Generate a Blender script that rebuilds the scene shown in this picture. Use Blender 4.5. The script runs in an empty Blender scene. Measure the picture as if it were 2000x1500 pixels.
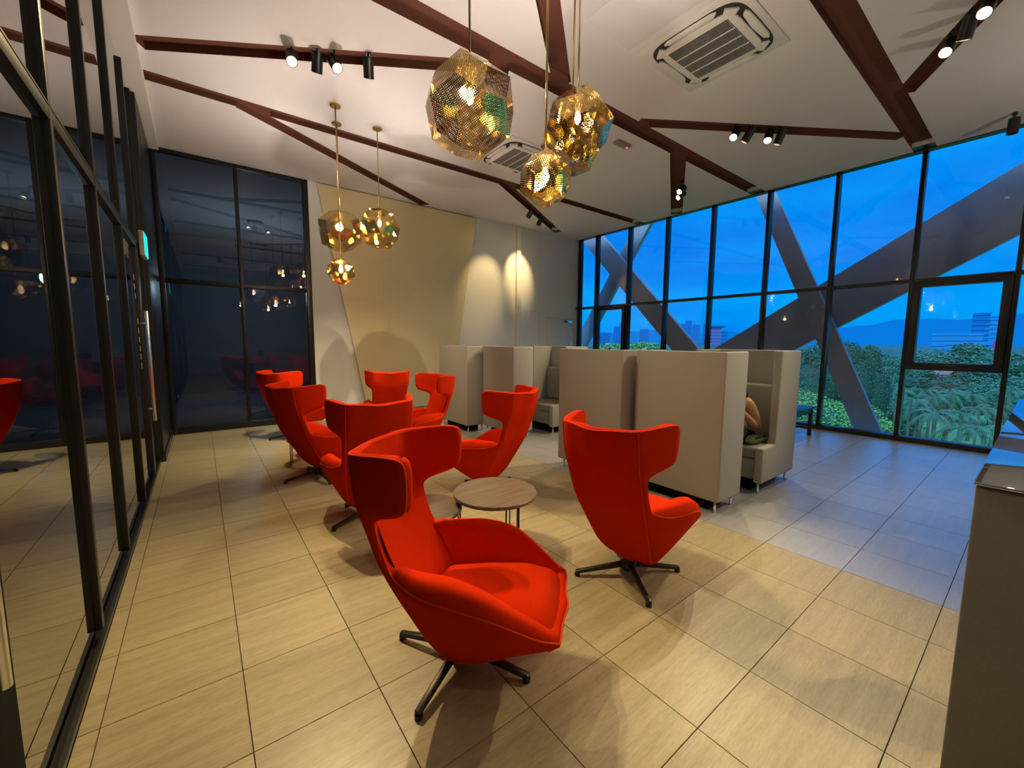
import bpy, math, random
import numpy as np
from mathutils import Vector, Matrix

random.seed(7)
rng = np.random.default_rng(11)
PI = math.pi
SC = bpy.context.scene
COL = SC.collection

# ------------------------------------------------------------------ camera
CAMZ = 1.456
F = Vector((0.60461313, 0.78982383, -0.10305961))
R = Vector((0.79444667, -0.60729872, 0.00653877))
D = Vector((-0.05742349, -0.08582879, -0.99465369))
cd = bpy.data.cameras.new('camera')
cam = bpy.data.objects.new('camera', cd)
COL.objects.link(cam)
M3 = Matrix((R, -D, -F)).transposed()
cam.matrix_world = Matrix.Translation((0, 0, CAMZ)) @ M3.to_4x4()
cd.sensor_fit = 'HORIZONTAL'
cd.sensor_width = 36.0
cd.lens = 36.0 * 794.765 / 2000.0
cd.clip_start = 0.02
cd.clip_end = 20000
SC.camera = cam

# ------------------------------------------------------------------ world
W = bpy.data.worlds.new('sky')
SC.world = W
W.use_nodes = True
nt = W.node_tree
nt.nodes.clear()
def wn(t): return nt.nodes.new(t)
out = wn('ShaderNodeOutputWorld'); bg = wn('ShaderNodeBackground')
tc = wn('ShaderNodeTexCoord'); sep = wn('ShaderNodeSeparateXYZ')
mp = wn('ShaderNodeMapping'); nz = wn('ShaderNodeTexNoise')
ramp = wn('ShaderNodeValToRGB'); ramp2 = wn('ShaderNodeValToRGB'); mix = wn('ShaderNodeMixRGB')
nt.links.new(tc.outputs['Generated'], sep.inputs[0])
nt.links.new(sep.outputs['Z'], ramp.inputs[0])
e = ramp.color_ramp.elements
e[0].position = 0.0; e[0].color = (0.0, 0.31, 0.90, 1)
e[1].position = 1.0; e[1].color = (0.80, 1.30, 2.9, 1)
a = ramp.color_ramp.elements.new(0.10); a.color = (0.0, 0.34, 0.95, 1)
a = ramp.color_ramp.elements.new(0.22); a.color = (0.0, 0.24, 0.88, 1)
a = ramp.color_ramp.elements.new(0.45); a.color = (0.0, 0.34, 0.94, 1)
mp.inputs['Scale'].default_value = (2.2, 2.2, 9.0)
nt.links.new(tc.outputs['Generated'], mp.inputs[0])
nt.links.new(mp.outputs[0], nz.inputs['Vector'])
nz.inputs['Scale'].default_value = 1.3; nz.inputs['Detail'].default_value = 5
nt.links.new(nz.outputs['Fac'], ramp2.inputs[0])
ramp2.color_ramp.elements[0].position = 0.38; ramp2.color_ramp.elements[0].color = (0.55, 0.78, 0.92, 1)
ramp2.color_ramp.elements[1].position = 0.66; ramp2.color_ramp.elements[1].color = (1.0, 1.25, 1.05, 1)
mix.blend_type = 'MULTIPLY'; mix.inputs[0].default_value = 1.0
nt.links.new(ramp.outputs[0], mix.inputs[1]); nt.links.new(ramp2.outputs[0], mix.inputs[2])
nt.links.new(mix.outputs[0], bg.inputs['Color'])
bg.inputs['Strength'].default_value = 0.72
nt.links.new(bg.outputs[0], out.inputs[0])

# sun lamp added to brighten the park, set like dusk glow from behind us
sd = bpy.data.lights.new('park_fill_sun', 'SUN'); sd.energy = 1.8; sd.angle = math.radians(25); sd.color = (0.55, 0.9, 1.0)
so = bpy.data.objects.new('park_fill_sun', sd); COL.objects.link(so)
so.rotation_euler = Vector((0.80, 0.10, -0.60)).to_track_quat('-Z', 'Y').to_euler()

SC.view_settings.view_transform = 'Standard'
SC.view_settings.look = 'None'
SC.view_settings.gamma = 1.0
SC.view_settings.use_curve_mapping = False
SC.view_settings.exposure = 0.62
SC.cycles.max_bounces = 10
SC.cycles.diffuse_bounces = 5
SC.cycles.glossy_bounces = 5
SC.cycles.transparent_max_bounces = 24
SC.cycles.sample_clamp_indirect = 6.0
SC.cycles.caustics_reflective = False
SC.cycles.caustics_refractive = False
LAMP = 1.0          # overall level of the room's lamps
WARM = (1.0, 0.83, 0.50)
XL, XW, YB, YF, H = -0.4455, 8.36, 8.02, -6.0, 4.215

# ------------------------------------------------------------------ materials
MATS = {}
def mat(name, col=(.5, .5, .5), rough=.5, metal=0.0, spec=.5, emit=None, es=1.0, noise=None, bump=0.0, bscale=200, sheen=0.0, coat=0.0):
    if name in MATS: return MATS[name]
    m = bpy.data.materials.new(name); m.use_nodes = True; MATS[name] = m
    n = m.node_tree.nodes; l = m.node_tree.links; b = n['Principled BSDF']
    b.inputs['Base Color'].default_value = (*col, 1); b.inputs['Roughness'].default_value = rough
    b.inputs['Metallic'].default_value = metal; b.inputs['Specular IOR Level'].default_value = spec
    b.inputs['Sheen Weight'].default_value = sheen; b.inputs['Coat Weight'].default_value = coat
    if emit:
        b.inputs['Emission Color'].default_value = (*emit, 1); b.inputs['Emission Strength'].default_value = es
    if noise:
        sc, amt = noise[0], noise[1]
        t = n.new('ShaderNodeTexCoord'); tx = n.new('ShaderNodeTexNoise'); tx.inputs['Scale'].default_value = sc
        tx.inputs['Detail'].default_value = 4
        mx = n.new('ShaderNodeMixRGB'); mx.blend_type = 'MULTIPLY'; mx.inputs[0].default_value = 1.0
        mr = n.new('ShaderNodeMapRange'); mr.inputs[3].default_value = 1 - amt; mr.inputs[4].default_value = 1 + amt
        l.new(t.outputs['Object'], tx.inputs['Vector']); l.new(tx.outputs['Fac'], mr.inputs[0])
        mx.inputs[1].default_value = (*col, 1); l.new(mr.outputs[0], mx.inputs[2]); l.new(mx.outputs[0], b.inputs['Base Color'])
    if bump:
        t2 = n.new('ShaderNodeTexCoord'); tb = n.new('ShaderNodeTexNoise'); tb.inputs['Scale'].default_value = bscale; tb.inputs['Detail'].default_value = 2
        bp = n.new('ShaderNodeBump'); bp.inputs['Strength'].default_value = bump; bp.inputs['Distance'].default_value = .004
        l.new(t2.outputs['Object'], tb.inputs['Vector']); l.new(tb.outputs['Fac'], bp.inputs['Height']); l.new(bp.outputs[0], b.inputs['Normal'])
    return m

def tile_mat(name, c1, c2, rough, cw=.25, ci=1.5, crr=.3):
    m = bpy.data.materials.new(name); m.use_nodes = True
    n = m.node_tree.nodes; l = m.node_tree.links; b = n['Principled BSDF']
    g = n.new('ShaderNodeNewGeometry'); oi = n.new('ShaderNodeObjectInfo'); ad = n.new('ShaderNodeVectorMath'); ad.operation = 'MULTIPLY_ADD'
    cx = n.new('ShaderNodeCombineXYZ'); l.new(oi.outputs['Random'], cx.inputs[0]); l.new(oi.outputs['Random'], cx.inputs[1])
    ad.inputs[1].default_value = (1, 1, 1); l.new(g.outputs['Position'], ad.inputs[0])
    sc = n.new('ShaderNodeVectorMath'); sc.operation = 'SCALE'; sc.inputs['Scale'].default_value = 31.0; l.new(cx.outputs[0], sc.inputs[0]); l.new(sc.outputs[0], ad.inputs[2])
    mp = n.new('ShaderNodeMapping'); mp.inputs['Scale'].default_value = (1.0, 13.0, 1.0); mp.inputs['Rotation'].default_value = (0, 0, 0.06); l.new(ad.outputs[0], mp.inputs[0])
    t = n.new('ShaderNodeTexNoise'); t.inputs['Scale'].default_value = 1.6; t.inputs['Detail'].default_value = 7; t.inputs['Roughness'].default_value = .65; l.new(mp.outputs[0], t.inputs['Vector'])
    r = n.new('ShaderNodeValToRGB'); r.color_ramp.elements[0].position = .20; r.color_ramp.elements[1].position = .82
    r.color_ramp.elements[0].color = (*c1, 1); r.color_ramp.elements[1].color = (*c2, 1); l.new(t.outputs['Fac'], r.inputs[0])
    mm = n.new('ShaderNodeMixRGB'); mm.blend_type = 'MULTIPLY'; mm.inputs[0].default_value = 1
    mr = n.new('ShaderNodeMapRange'); mr.inputs[3].default_value = .93; mr.inputs[4].default_value = 1.06; l.new(oi.outputs['Random'], mr.inputs[0])
    l.new(r.outputs[0], mm.inputs[1]); l.new(mr.outputs[0], mm.inputs[2]); l.new(mm.outputs[0], b.inputs['Base Color'])
    mp2 = n.new('ShaderNodeMapping'); mp2.inputs['Scale'].default_value = (9.0, 55.0, 1.0); mp2.inputs['Rotation'].default_value = (0, 0, 0.06); l.new(ad.outputs[0], mp2.inputs[0])
    t2 = n.new('ShaderNodeTexNoise'); t2.inputs['Scale'].default_value = 2.2; t2.inputs['Detail'].default_value = 5; t2.inputs['Roughness'].default_value = .7; l.new(mp2.outputs[0], t2.inputs['Vector'])
    r2 = n.new('ShaderNodeMapRange'); r2.inputs[1].default_value = .3; r2.inputs[2].default_value = .72; r2.inputs[3].default_value = .84; r2.inputs[4].default_value = 1.15; l.new(t2.outputs['Fac'], r2.inputs[0])
    m3 = n.new('ShaderNodeMixRGB'); m3.blend_type = 'MULTIPLY'; m3.inputs[0].default_value = 1; l.new(mm.outputs[0], m3.inputs[1]); l.new(r2.outputs[0], m3.inputs[2]); l.new(m3.outputs[0], b.inputs['Base Color'])
    b.inputs['Roughness'].default_value = rough; b.inputs['IOR'].default_value = 1.5 if ci < 2 else 2.0; b.inputs['Coat Weight'].default_value = cw; b.inputs['Coat Roughness'].default_value = crr; b.inputs['Coat IOR'].default_value = ci
    bp = n.new('ShaderNodeBump'); bp.inputs['Strength'].default_value = .12; bp.inputs['Distance'].default_value = .003; l.new(t.outputs['Fac'], bp.inputs['Height']); l.new(bp.outputs[0], b.inputs['Normal'])
    return m

def wood_mat(name, c1, c2, rough, axis='X', scale=14):
    m = bpy.data.materials.new(name); m.use_nodes = True
    n = m.node_tree.nodes; l = m.node_tree.links; b = n['Principled BSDF']
    t = n.new('ShaderNodeTexCoord'); mp = n.new('ShaderNodeMapping')
    mp.inputs['Scale'].default_value = (1.2, scale, 4) if axis == 'X' else (scale, 1.2, 4)
    tx = n.new('ShaderNodeTexNoise'); tx.inputs['Scale'].default_value = 3; tx.inputs['Detail'].default_value = 8
    r = n.new('ShaderNodeValToRGB'); r.color_ramp.elements[0].position = .32; r.color_ramp.elements[1].position = .68
    r.color_ramp.elements[0].color = (*c1, 1); r.color_ramp.elements[1].color = (*c2, 1)
    l.new(t.outputs['Object'], mp.inputs[0]); l.new(mp.outputs[0], tx.inputs['Vector']); l.new(tx.outputs['Fac'], r.inputs[0]); l.new(r.outputs[0], b.inputs['Base Color'])
    b.inputs['Roughness'].default_value = rough
    return m

def glass_mat(name, tint, ior=1.5, boost=0.0, rough=0.0):
    """thin pane: clear/tinted transmission plus a fresnel mirror"""
    m = bpy.data.materials.new(name); m.use_nodes = True
    n = m.node_tree.nodes; l = m.node_tree.links; n.clear()
    o = n.new('ShaderNodeOutputMaterial'); tr = n.new('ShaderNodeBsdfTransparent'); gl = n.new('ShaderNodeBsdfGlossy'); mx = n.new('ShaderNodeMixShader')
    fr = n.new('ShaderNodeFresnel'); fr.inputs['IOR'].default_value = ior
    g = n.new('ShaderNodeNewGeometry'); 
    vm = n.new('ShaderNodeMath'); vm.operation = 'ADD'; vm.inputs[1].default_value = boost; vm.use_clamp = True
    # same fresnel from both sides of the sheet
    iv = n.new('ShaderNodeMixRGB'); 
    lw = n.new('ShaderNodeVectorMath'); lw.operation = 'FACEFORWARD'
    l.new(g.outputs['Normal'], lw.inputs[0]); 
    sc = n.new('ShaderNodeVectorMath'); sc.operation = 'SCALE'; sc.inputs['Scale'].default_value = -1; l.new(g.outputs['Incoming'], sc.inputs[0])
    l.new(sc.outputs[0], lw.inputs[1]); l.new(g.outputs['Normal'], lw.inputs[2])
    fr.inputs['IOR'].default_value = ior
    l.new(fr.outputs[0], vm.inputs[0])
    tr.inputs['Color'].default_value = (*tint, 1); gl.inputs['Color'].default_value = (1, 1, 1, 1); gl.inputs['Roughness'].default_value = rough
    n.remove(iv); n.remove(lw); n.remove(sc); n.remove(g)
    l.new(vm.outputs[0], mx.inputs[0]); l.new(tr.outputs[0], mx.inputs[1]); l.new(gl.outputs[0], mx.inputs[2]); l.new(mx.outputs[0], o.inputs[0])
    return m

def perforated_brass(name):
    m = bpy.data.materials.new(name); m.use_nodes = True
    n = m.node_tree.nodes; l = m.node_tree.links; b = n['Principled BSDF']; o = n['Material Output']
    b.inputs['Base Color'].default_value = (.50, .36, .13, 1); b.inputs['Metallic'].default_value = 1; b.inputs['Roughness'].default_value = .07
    uv = n.new('ShaderNodeUVMap'); uv.uv_map = 'UVMap'
    sc = n.new('ShaderNodeVectorMath'); sc.operation = 'SCALE'; sc.inputs['Scale'].default_value = 1.0
    fr = n.new('ShaderNodeVectorMath'); fr.operation = 'FRACTION'; sb = n.new('ShaderNodeVectorMath'); sb.operation = 'SUBTRACT'; sb.inputs[1].default_value = (.5, .5, 0)
    ln = n.new('ShaderNodeVectorMath'); ln.operation = 'LENGTH'; lt = n.new('ShaderNodeMath'); lt.operation = 'LESS_THAN'; lt.inputs[1].default_value = .33
    l.new(uv.outputs[0], sc.inputs[0]); l.new(sc.outputs[0], fr.inputs[0]); l.new(fr.outputs[0], sb.inputs[0]); l.new(sb.outputs[0], ln.inputs[0]); l.new(ln.outputs['Value'], lt.inputs[0])
    tr = n.new('ShaderNodeBsdfTransparent'); mx = n.new('ShaderNodeMixShader')
    l.new(lt.outputs[0], mx.inputs[0]); l.new(b.outputs[0], mx.inputs[1]); l.new(tr.outputs[0], mx.inputs[2]); l.new(mx.outputs[0], o.inputs[0])
    return m

def gold_mat():
    m = bpy.data.materials.new('gold_panel'); m.use_nodes = True
    n = m.node_tree.nodes; l = m.node_tree.links; b = n['Principled BSDF']
    t = n.new('ShaderNodeTexCoord'); mp = n.new('ShaderNodeMapping'); mp.inputs['Scale'].default_value = (3, 1, 60)
    tx = n.new('ShaderNodeTexNoise'); tx.inputs['Scale'].default_value = 2; tx.inputs['Detail'].default_value = 5
    r = n.new('ShaderNodeValToRGB'); r.color_ramp.elements[0].color = (.70, .57, .31, 1); r.color_ramp.elements[1].color = (.80, .67, .40, 1)
    l.new(t.outputs['Object'], mp.inputs[0]); l.new(mp.outputs[0], tx.inputs[0]); l.new(tx.outputs['Fac'], r.inputs[0]); l.new(r.outputs[0], b.inputs['Base Color'])
    b.inputs['Roughness'].default_value = .45; b.inputs['Metallic'].default_value = .3
    return m

M = dict(
    white=mat('white_paint', (.74, .72, .70), .85, bump=.03, bscale=90),
    ceil=mat('ceiling_paint', (.76, .72, .735), .9, bump=.02, bscale=60),
    beam=mat('beam_laminate', (.15, .058, .040), .85, spec=.15, noise=(6, .18)),
    black=mat('black_metal', (.012, .012, .013), .35), matt=mat('matt_black', (.008, .008, .009), .85, spec=.1),
    blackw=mat('black_wood', (.012, .010, .010), .3),
    frame=mat('dark_frame', (.016, .017, .019), .35, metal=.4),
    track=mat('sill_aluminium', (.06, .058, .056), .35, metal=.7),
    steel=mat('brushed_steel', (.75, .73, .70), .22, metal=1),
    chrome=mat('chrome', (.8, .8, .8), .08, metal=1),
    red=mat('red_wool', (.66, .026, .0012), .95, spec=.05, bump=.25, bscale=420, sheen=0.0, noise=(70, .10)),
    redpipe=mat('red_piping', (.78, .06, .006), .8, spec=.1),
    redseat=mat('red_wool_seat', (.70, .028, .0012), .95, spec=.05, bump=.25, bscale=420, sheen=0.0, noise=(70, .08)),
    booth=mat('grey_weave', (.36, .342, .31), .9, spec=.2, bump=.35, bscale=300, noise=(180, .16)),
    boothc=mat('grey_leatherette', (.27, .255, .22), .55, spec=.35, bump=.08, bscale=120),
    brass=mat('brass_rod', (.62, .45, .20), .25, metal=1),
    perf=perforated_brass('perforated_brass'),
    bulb=mat('bulb_glow', (1, .8, .4), .3, emit=(1.0, .66, .20), es=40),
    lens=mat('lamp_lens', (1, 1, 1), .3, emit=(1.0, .80, .42), es=60),
    lensoff=mat('lamp_lens_off', (.55, .55, .55), .2),
    cyan=mat('exit_sign_face', (.0, .5, .5), .4, emit=(.0, .75, .72), es=1.1),
    ivory=mat('ivory_plastic', (.62, .56, .46), .5),
    acwhite=mat('ac_plastic', (.74, .71, .66), .45),
    acdark=mat('ac_gap', (.03, .027, .025), .7),
    grille=mat('ac_grille', (.30, .275, .25), .6),
    gold=gold_mat(),
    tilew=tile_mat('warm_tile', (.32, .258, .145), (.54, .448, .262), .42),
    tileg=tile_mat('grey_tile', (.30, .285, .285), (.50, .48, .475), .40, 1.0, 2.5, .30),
    grout=mat('grout', (.26, .215, .16), .8),
    tablew=wood_mat('walnut_laminate', (.115, .08, .058), (.215, .16, .12), .38, 'X', 26),
    winglass=glass_mat('window_glass', (.93, .97, .98), 1.27),
    darkglass=glass_mat('tinted_glass', (.20, .22, .24), 2.1, .22), backglass=glass_mat('tinted_back_glass', (.38, .42, .46), 1.5, .0), darkceil=mat('dark_room_ceiling', (.5, .53, .57), .8),
    darkroom=mat('dark_room', (.17, .19, .24), .8),
    strut=mat('strut_cladding', (.30, .285, .33), .55, noise=(1.2, .12)),
    ctop=mat('counter_top', (.10, .10, .11), .03, spec=1.0, coat=1.0),
    cside=mat('counter_side', (.15, .15, .155), .5, noise=(120, .15)),
    skin=mat('skin', (.50, .27, .16), .5), hair=mat('hair', (.012, .008, .006), .45),
    tank=mat('black_top', (.012, .012, .015), .85), pants=mat('dark_trousers', (.02, .02, .025), .85), olive=mat('olive_cloth', (.055, .065, .025), .9, bump=.2, bscale=60),
    leafd=mat('leaf_dark', (.028, .10, .055), .7, noise=(2.5, .6)), leafl=mat('leaf_light', (.15, .36, .085), .7, noise=(3, .5)), leafm=mat('leaf_mid', (.05, .185, .11), .7, noise=(3, .6)), palm=mat('palm_leaf', (.055, .16, .085), .6), leafcore=mat('leaf_shadowed_core', (.022, .075, .045), .9), canopy=mat('far_canopy_haze', (.018, .11, .11), .9, noise=(.03, .5)),  # far canopy's teal has distance haze put into the colour
    bark=mat('bark', (.12, .10, .085), .9), grass=mat('lawn', (.11, .30, .085), .9, noise=(.05, .25)), path=mat('path', (.10, .30, .50), .8),
    hill=mat('hill_haze', (.004, .15, .31), 1, spec=0), tower=mat('tower_haze', (.01, .17, .46), .8, spec=0), tower2=mat('tower_pale_haze', (.03, .25, .52), .8, spec=0), towerr=mat('tower_rose', (.16, .17, .40), .8, spec=0),  # hill and tower blues carry distance haze in the base colour
    sign=mat('magenta_sign', (.5, .03, .3), .6), rooft=mat('roof_tile', (.40, .25, .25), .8),
    led=mat('red_led', (.4, .02, .05), .4, emit=(1, .05, .15), es=2),
)

# ------------------------------------------------------------------ mesh building
class MB:
    def __init__(s): s.v = []; s.f = []
    def add(s, vs, fs):
        o = len(s.v); s.v += [tuple(map(float, q)) for q in vs]; s.f += [tuple(i + o for i in f) for f in fs]; return s
    def box(s, x0, x1, y0, y1, z0, z1):
        return s.add([(x0, y0, z0), (x1, y0, z0), (x1, y1, z0), (x0, y1, z0), (x0, y0, z1), (x1, y0, z1), (x1, y1, z1), (x0, y1, z1)],
                     [(0, 3, 2, 1), (4, 5, 6, 7), (0, 1, 5, 4), (1, 2, 6, 5), (2, 3, 7, 6), (3, 0, 4, 7)])
    def bar(s, p0, p1, w0, h0, w1=None, h1=None, up=(0, 0, 1)):
        w1 = w0 if w1 is None else w1; h1 = h0 if h1 is None else h1
        p0 = Vector(p0); p1 = Vector(p1); d = (p1 - p0).normalized(); u = Vector(up)
        r = d.cross(u).normalized(); u = r.cross(d).normalized(); vs = []
        for p, w, h in ((p0, w0, h0), (p1, w1, h1)):
            for a, b in ((-1, -1), (1, -1), (1, 1), (-1, 1)): vs.append(p + r * (a * w / 2) + u * (b * h / 2))
        return s.add(vs, [(0, 1, 2, 3), (7, 6, 5, 4), (0, 4, 5, 1), (1, 5, 6, 2), (2, 6, 7, 3), (3, 7, 4, 0)])
    def cyl(s, p0, p1, r0, r1=None, n=16, cap=True):
        r1 = r0 if r1 is None else r1; p0 = Vector(p0); p1 = Vector(p1); d = (p1 - p0).normalized()
        u = Vector((1, 0, 0)) if abs(d.x) < .9 else Vector((0, 1, 0)); a = d.cross(u).normalized(); b = d.cross(a)
        vs = [p + (a * math.cos(2 * PI * i / n) + b * math.sin(2 * PI * i / n)) * r for p, r in ((p0, r0), (p1, r1)) for i in range(n)]
        fs = [(i, (i + 1) % n, n + (i + 1) % n, n + i) for i in range(n)]
        if cap: fs += [tuple(range(n))[::-1], tuple(range(n, 2 * n))]
        return s.add(vs, fs)
    def tube(s, pts, r, n=8, closed=False):
        pts = [Vector(p) for p in pts]; m = len(pts); rs = r if isinstance(r, (list, tuple)) else [r] * m; vs = []; prev = None
        for i, p in enumerate(pts):
            if closed: d = (pts[(i + 1) % m] - pts[i - 1]).normalized()
            else: d = (pts[min(i + 1, m - 1)] - pts[max(i - 1, 0)]).normalized()
            if prev is None:
                u = Vector((0, 0, 1)) if abs(d.z) < .9 else Vector((1, 0, 0)); a = d.cross(u).normalized()
            else: a = (prev - d * prev.dot(d)).normalized()
            prev = a; b = d.cross(a)
            for k in range(n): vs.append(p + (a * math.cos(2 * PI * k / n) + b * math.sin(2 * PI * k / n)) * rs[i])
        fs = []
        for i in range(m if closed else m - 1):
            j = (i + 1) % m
            for k in range(n): fs.append((i * n + k, i * n + (k + 1) % n, j * n + (k + 1) % n, j * n + k))
        if not closed: fs += [tuple(range(n))[::-1], tuple(range((m - 1) * n, m * n))]
        return s.add(vs, fs)
    def lathe(s, prof, n=24, c=(0, 0, 0)):
        vs = [(c[0] + r * math.cos(2 * PI * i / n), c[1] + r * math.sin(2 * PI * i / n), c[2] + z) for r, z in prof for i in range(n)]
        m = len(prof); fs = [(j * n + i, j * n + (i + 1) % n, (j + 1) * n + (i + 1) % n, (j + 1) * n + i) for j in range(m - 1) for i in range(n)]
        fs += [tuple(range(n))[::-1], tuple(range((m - 1) * n, m * n))]
        return s.add(vs, fs)
    def prism(s, poly, axis, a0, a1):
        """poly: 2-D points; extruded along axis ('x': (y,z); 'y': (x,z); 'z': (x,y))"""
        def P(q, a): return {'x': (a, q[0], q[1]), 'y': (q[0], a, q[1]), 'z': (q[0], q[1], a)}[axis]
        n = len(poly)
        return s.add([P(q, a0) for q in poly] + [P(q, a1) for q in poly],
                     [tuple(range(n))[::-1], tuple(range(n, 2 * n))] + [(i, (i + 1) % n, n + (i + 1) % n, n + i) for i in range(n)])
    def build(s, name, m, parent=None, smooth=False, bevel=0.0, seg=2, loc=None, fix=True):
        me = bpy.data.meshes.new(name); me.from_pydata(s.v, [], s.f); me.materials.append(m)
        if fix:
            import bmesh
            b = bmesh.new(); b.from_mesh(me); bmesh.ops.recalc_face_normals(b, faces=b.faces[:])
            if bevel:
                bmesh.ops.bevel(b, geom=[e for e in b.edges if len(e.link_faces) == 2 and e.calc_face_angle(0) > .5], offset=bevel, segments=seg, affect='EDGES', profile=.5, clamp_overlap=True)
            b.to_mesh(me); b.free()
        if smooth or bevel:
            me.polygons.foreach_set('use_smooth', [True] * len(me.polygons))
            if not smooth or bevel: me.set_sharp_from_angle(angle=math.radians(40))
        o = bpy.data.objects.new(name, me); COL.objects.link(o)
        if parent is not None: o.parent = parent
        if loc is not None: o.location = loc
        return o

def thing(name, label, cat, loc=(0, 0, 0), rz=0.0, group=None):
    o = bpy.data.objects.new(name, None); COL.objects.link(o); o.location = loc; o.rotation_euler = (0, 0, rz); o.empty_display_size = .1
    return tag(o, label, cat, group)
def tag(o, label, cat, group=None):
    o['label'] = label; o['category'] = cat
    if group: o['group'] = group
    return o
def struct(o, label=None, cat=None):
    o['kind'] = 'structure'
    if label: o['label'] = label
    if cat: o['category'] = cat
    return o
def copy_tree(o, parent=None):
    c = o.copy(); COL.objects.link(c)
    if parent is not None: c.parent = parent
    for ch in list(o.children): copy_tree(ch, c)
    return c
def add_lamp(name, kind, parent, loc, energy, color, target=None, **kw):
    ld = bpy.data.lights.new(name, kind); ld.energy = energy * LAMP; ld.color = color
    for k, v in kw.items(): setattr(ld, k, v)
    o = bpy.data.objects.new(name, ld); COL.objects.link(o)
    if parent is not None: o.parent = parent
    o.location = loc
    if target is not None: o.rotation_euler = (Vector(target) - Vector(loc)).to_track_quat('-Z', 'Y').to_euler()
    return o

# ------------------------------------------------------------------ floor
fl = MB().box(XL - .08, XW + .12, YF, YB + .1, -.30, -.012).build('floor', M['grout'])
struct(fl, 'pale stone tile floor, warm beige on one side and blue grey by the windows', 'floor')
TP, X0, TPY, Y0 = .45, 3.22, .4525, .681
def tile_box(w, h): return MB().add([(-w/2, -h/2, -.012), (w/2, -h/2, -.012), (w/2, h/2, -.012), (-w/2, h/2, -.012), (-w/2+.001, -h/2+.001, 0), (w/2-.001, -h/2+.001, 0), (w/2-.001, h/2-.001, 0), (-w/2+.001, h/2-.001, 0)],
                                     [(4, 5, 6, 7), (0, 1, 5, 4), (1, 2, 6, 5), (2, 3, 7, 6), (3, 0, 4, 7)])
tiles = []
for i in range(-9, 12):
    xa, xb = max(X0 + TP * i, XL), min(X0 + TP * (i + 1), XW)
    if xb - xa < .02: continue
    for j in range(-15, 17):
        ya, yb = max(Y0 + TPY * j, YF), min(Y0 + TPY * (j + 1), YB)
        if yb - ya < .02: continue
        c = Vector(((xa + xb) / 2, (ya + yb) / 2, 0)); v = c - Vector((0, 0, CAMZ)); dpt = v.dot(F)
        vis = dpt > .3 and abs(v.dot(R) / dpt) < 1.35 and v.dot(D) / dpt < 1.05
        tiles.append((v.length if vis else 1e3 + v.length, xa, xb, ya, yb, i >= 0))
tiles.sort()
cache = {}; rest = {True: MB(), False: MB()}
for k, (d, xa, xb, ya, yb, g) in enumerate(tiles):
    w, h = xb - xa - .0022, yb - ya - .0022; cx, cy = (xa + xb) / 2, (ya + yb) / 2
    if k < 298:
        key = (round(w, 3), round(h, 3), g)
        if key not in cache:
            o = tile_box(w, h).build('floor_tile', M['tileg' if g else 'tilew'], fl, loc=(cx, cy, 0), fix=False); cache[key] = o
        else:
            o = cache[key].copy(); COL.objects.link(o); o.location = (cx, cy, 0)
    else:
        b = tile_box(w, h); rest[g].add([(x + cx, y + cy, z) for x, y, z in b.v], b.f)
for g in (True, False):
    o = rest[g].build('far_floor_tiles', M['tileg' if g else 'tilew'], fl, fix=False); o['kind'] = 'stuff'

# ------------------------------------------------------------------ ceiling and beams
CHAN = [  # centre line p0, p1, width, label, end plate at p1
    ((XL + .145, 3.465), (8.35, 3.465), .235, 'long straight brown ceiling channel through the middle, passing above the large pendant cluster', 1),
    ((1.0, 1.285), (8.35, 1.285), .235, 'wide brown ceiling channel beside the near air conditioner, running to the window', 1),
    ((XL + .145, 5.985), (8.35, 5.985), .205, 'straight brown ceiling channel beyond the far air conditioner, behind the small pendants', 1),
    ((XL + .145, 5.40), (2.66, 3.56), .200, 'slanting brown ceiling channel with the flaring spotlight above the glass wall', 0),
    ((1.45, 1.90), (3.25, 3.40), .195, 'short slanting brown ceiling channel right above the brass pendants', 0),
    ((4.55, 3.37), (7.62, 1.40), .195, 'slanting brown ceiling channel with two lit and two dark spotlights near the window', 0),
    ((6.35, 1.20), (4.1, -.17), .190, 'slanting brown ceiling channel carrying the two brightest spotlights at the upper right', 0),
    ((5.70, 3.50), (8.32, 5.08), .225, 'short brown ceiling channel with a pair of angled spotlights ending at the window', 1),
    ((.55, 6.02), (3.82, 7.93), .200, 'slanting brown ceiling channel reaching the gold wall panel', 0),
    ((4.40, 6.02), (7.33, 7.73), .190, 'slanting brown ceiling channel ending near the white wall corner, with two spotlights', 1),
    ((XL + .145, -1.0), (8.0, -1.0), .22, 'straight brown ceiling channel behind the viewer, mirrored in the dark glass', 0),
    ((XL + .145, -3.5), (8.0, -3.5), .22, 'straight brown ceiling channel farthest behind the viewer, mirrored in the dark glass', 0),
]
ce = MB().box(XL - .08, XW + .05, YF, YB + .2, H, H + .35).build('ceiling', M['ceil'])
ce.data.materials.append(M['beam'])
struct(ce, 'flat plastered ceiling crossed by recessed brown channels', 'ceiling')
cut = []
for k, (p0, p1, w, lab, end) in enumerate(CHAN):
    dpt = .075 + .0017 * k
    c = MB().bar((*p0, H + dpt - .3), (*p1, H + dpt - .3), w, .6).build('cutter', M['beam']); cut.append(c)
    md = ce.modifiers.new('cut', 'BOOLEAN'); md.object = c; md.operation = 'DIFFERENCE'; md.solver = 'EXACT'; md.material_mode = 'TRANSFER'
bpy.context.view_layer.update()
dg = bpy.context.evaluated_depsgraph_get()
nm = bpy.data.meshes.new_from_object(ce.evaluated_get(dg)); ce.modifiers.clear(); ce.data = nm
for c in cut: bpy.data.objects.remove(c, do_unlink=True)
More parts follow.
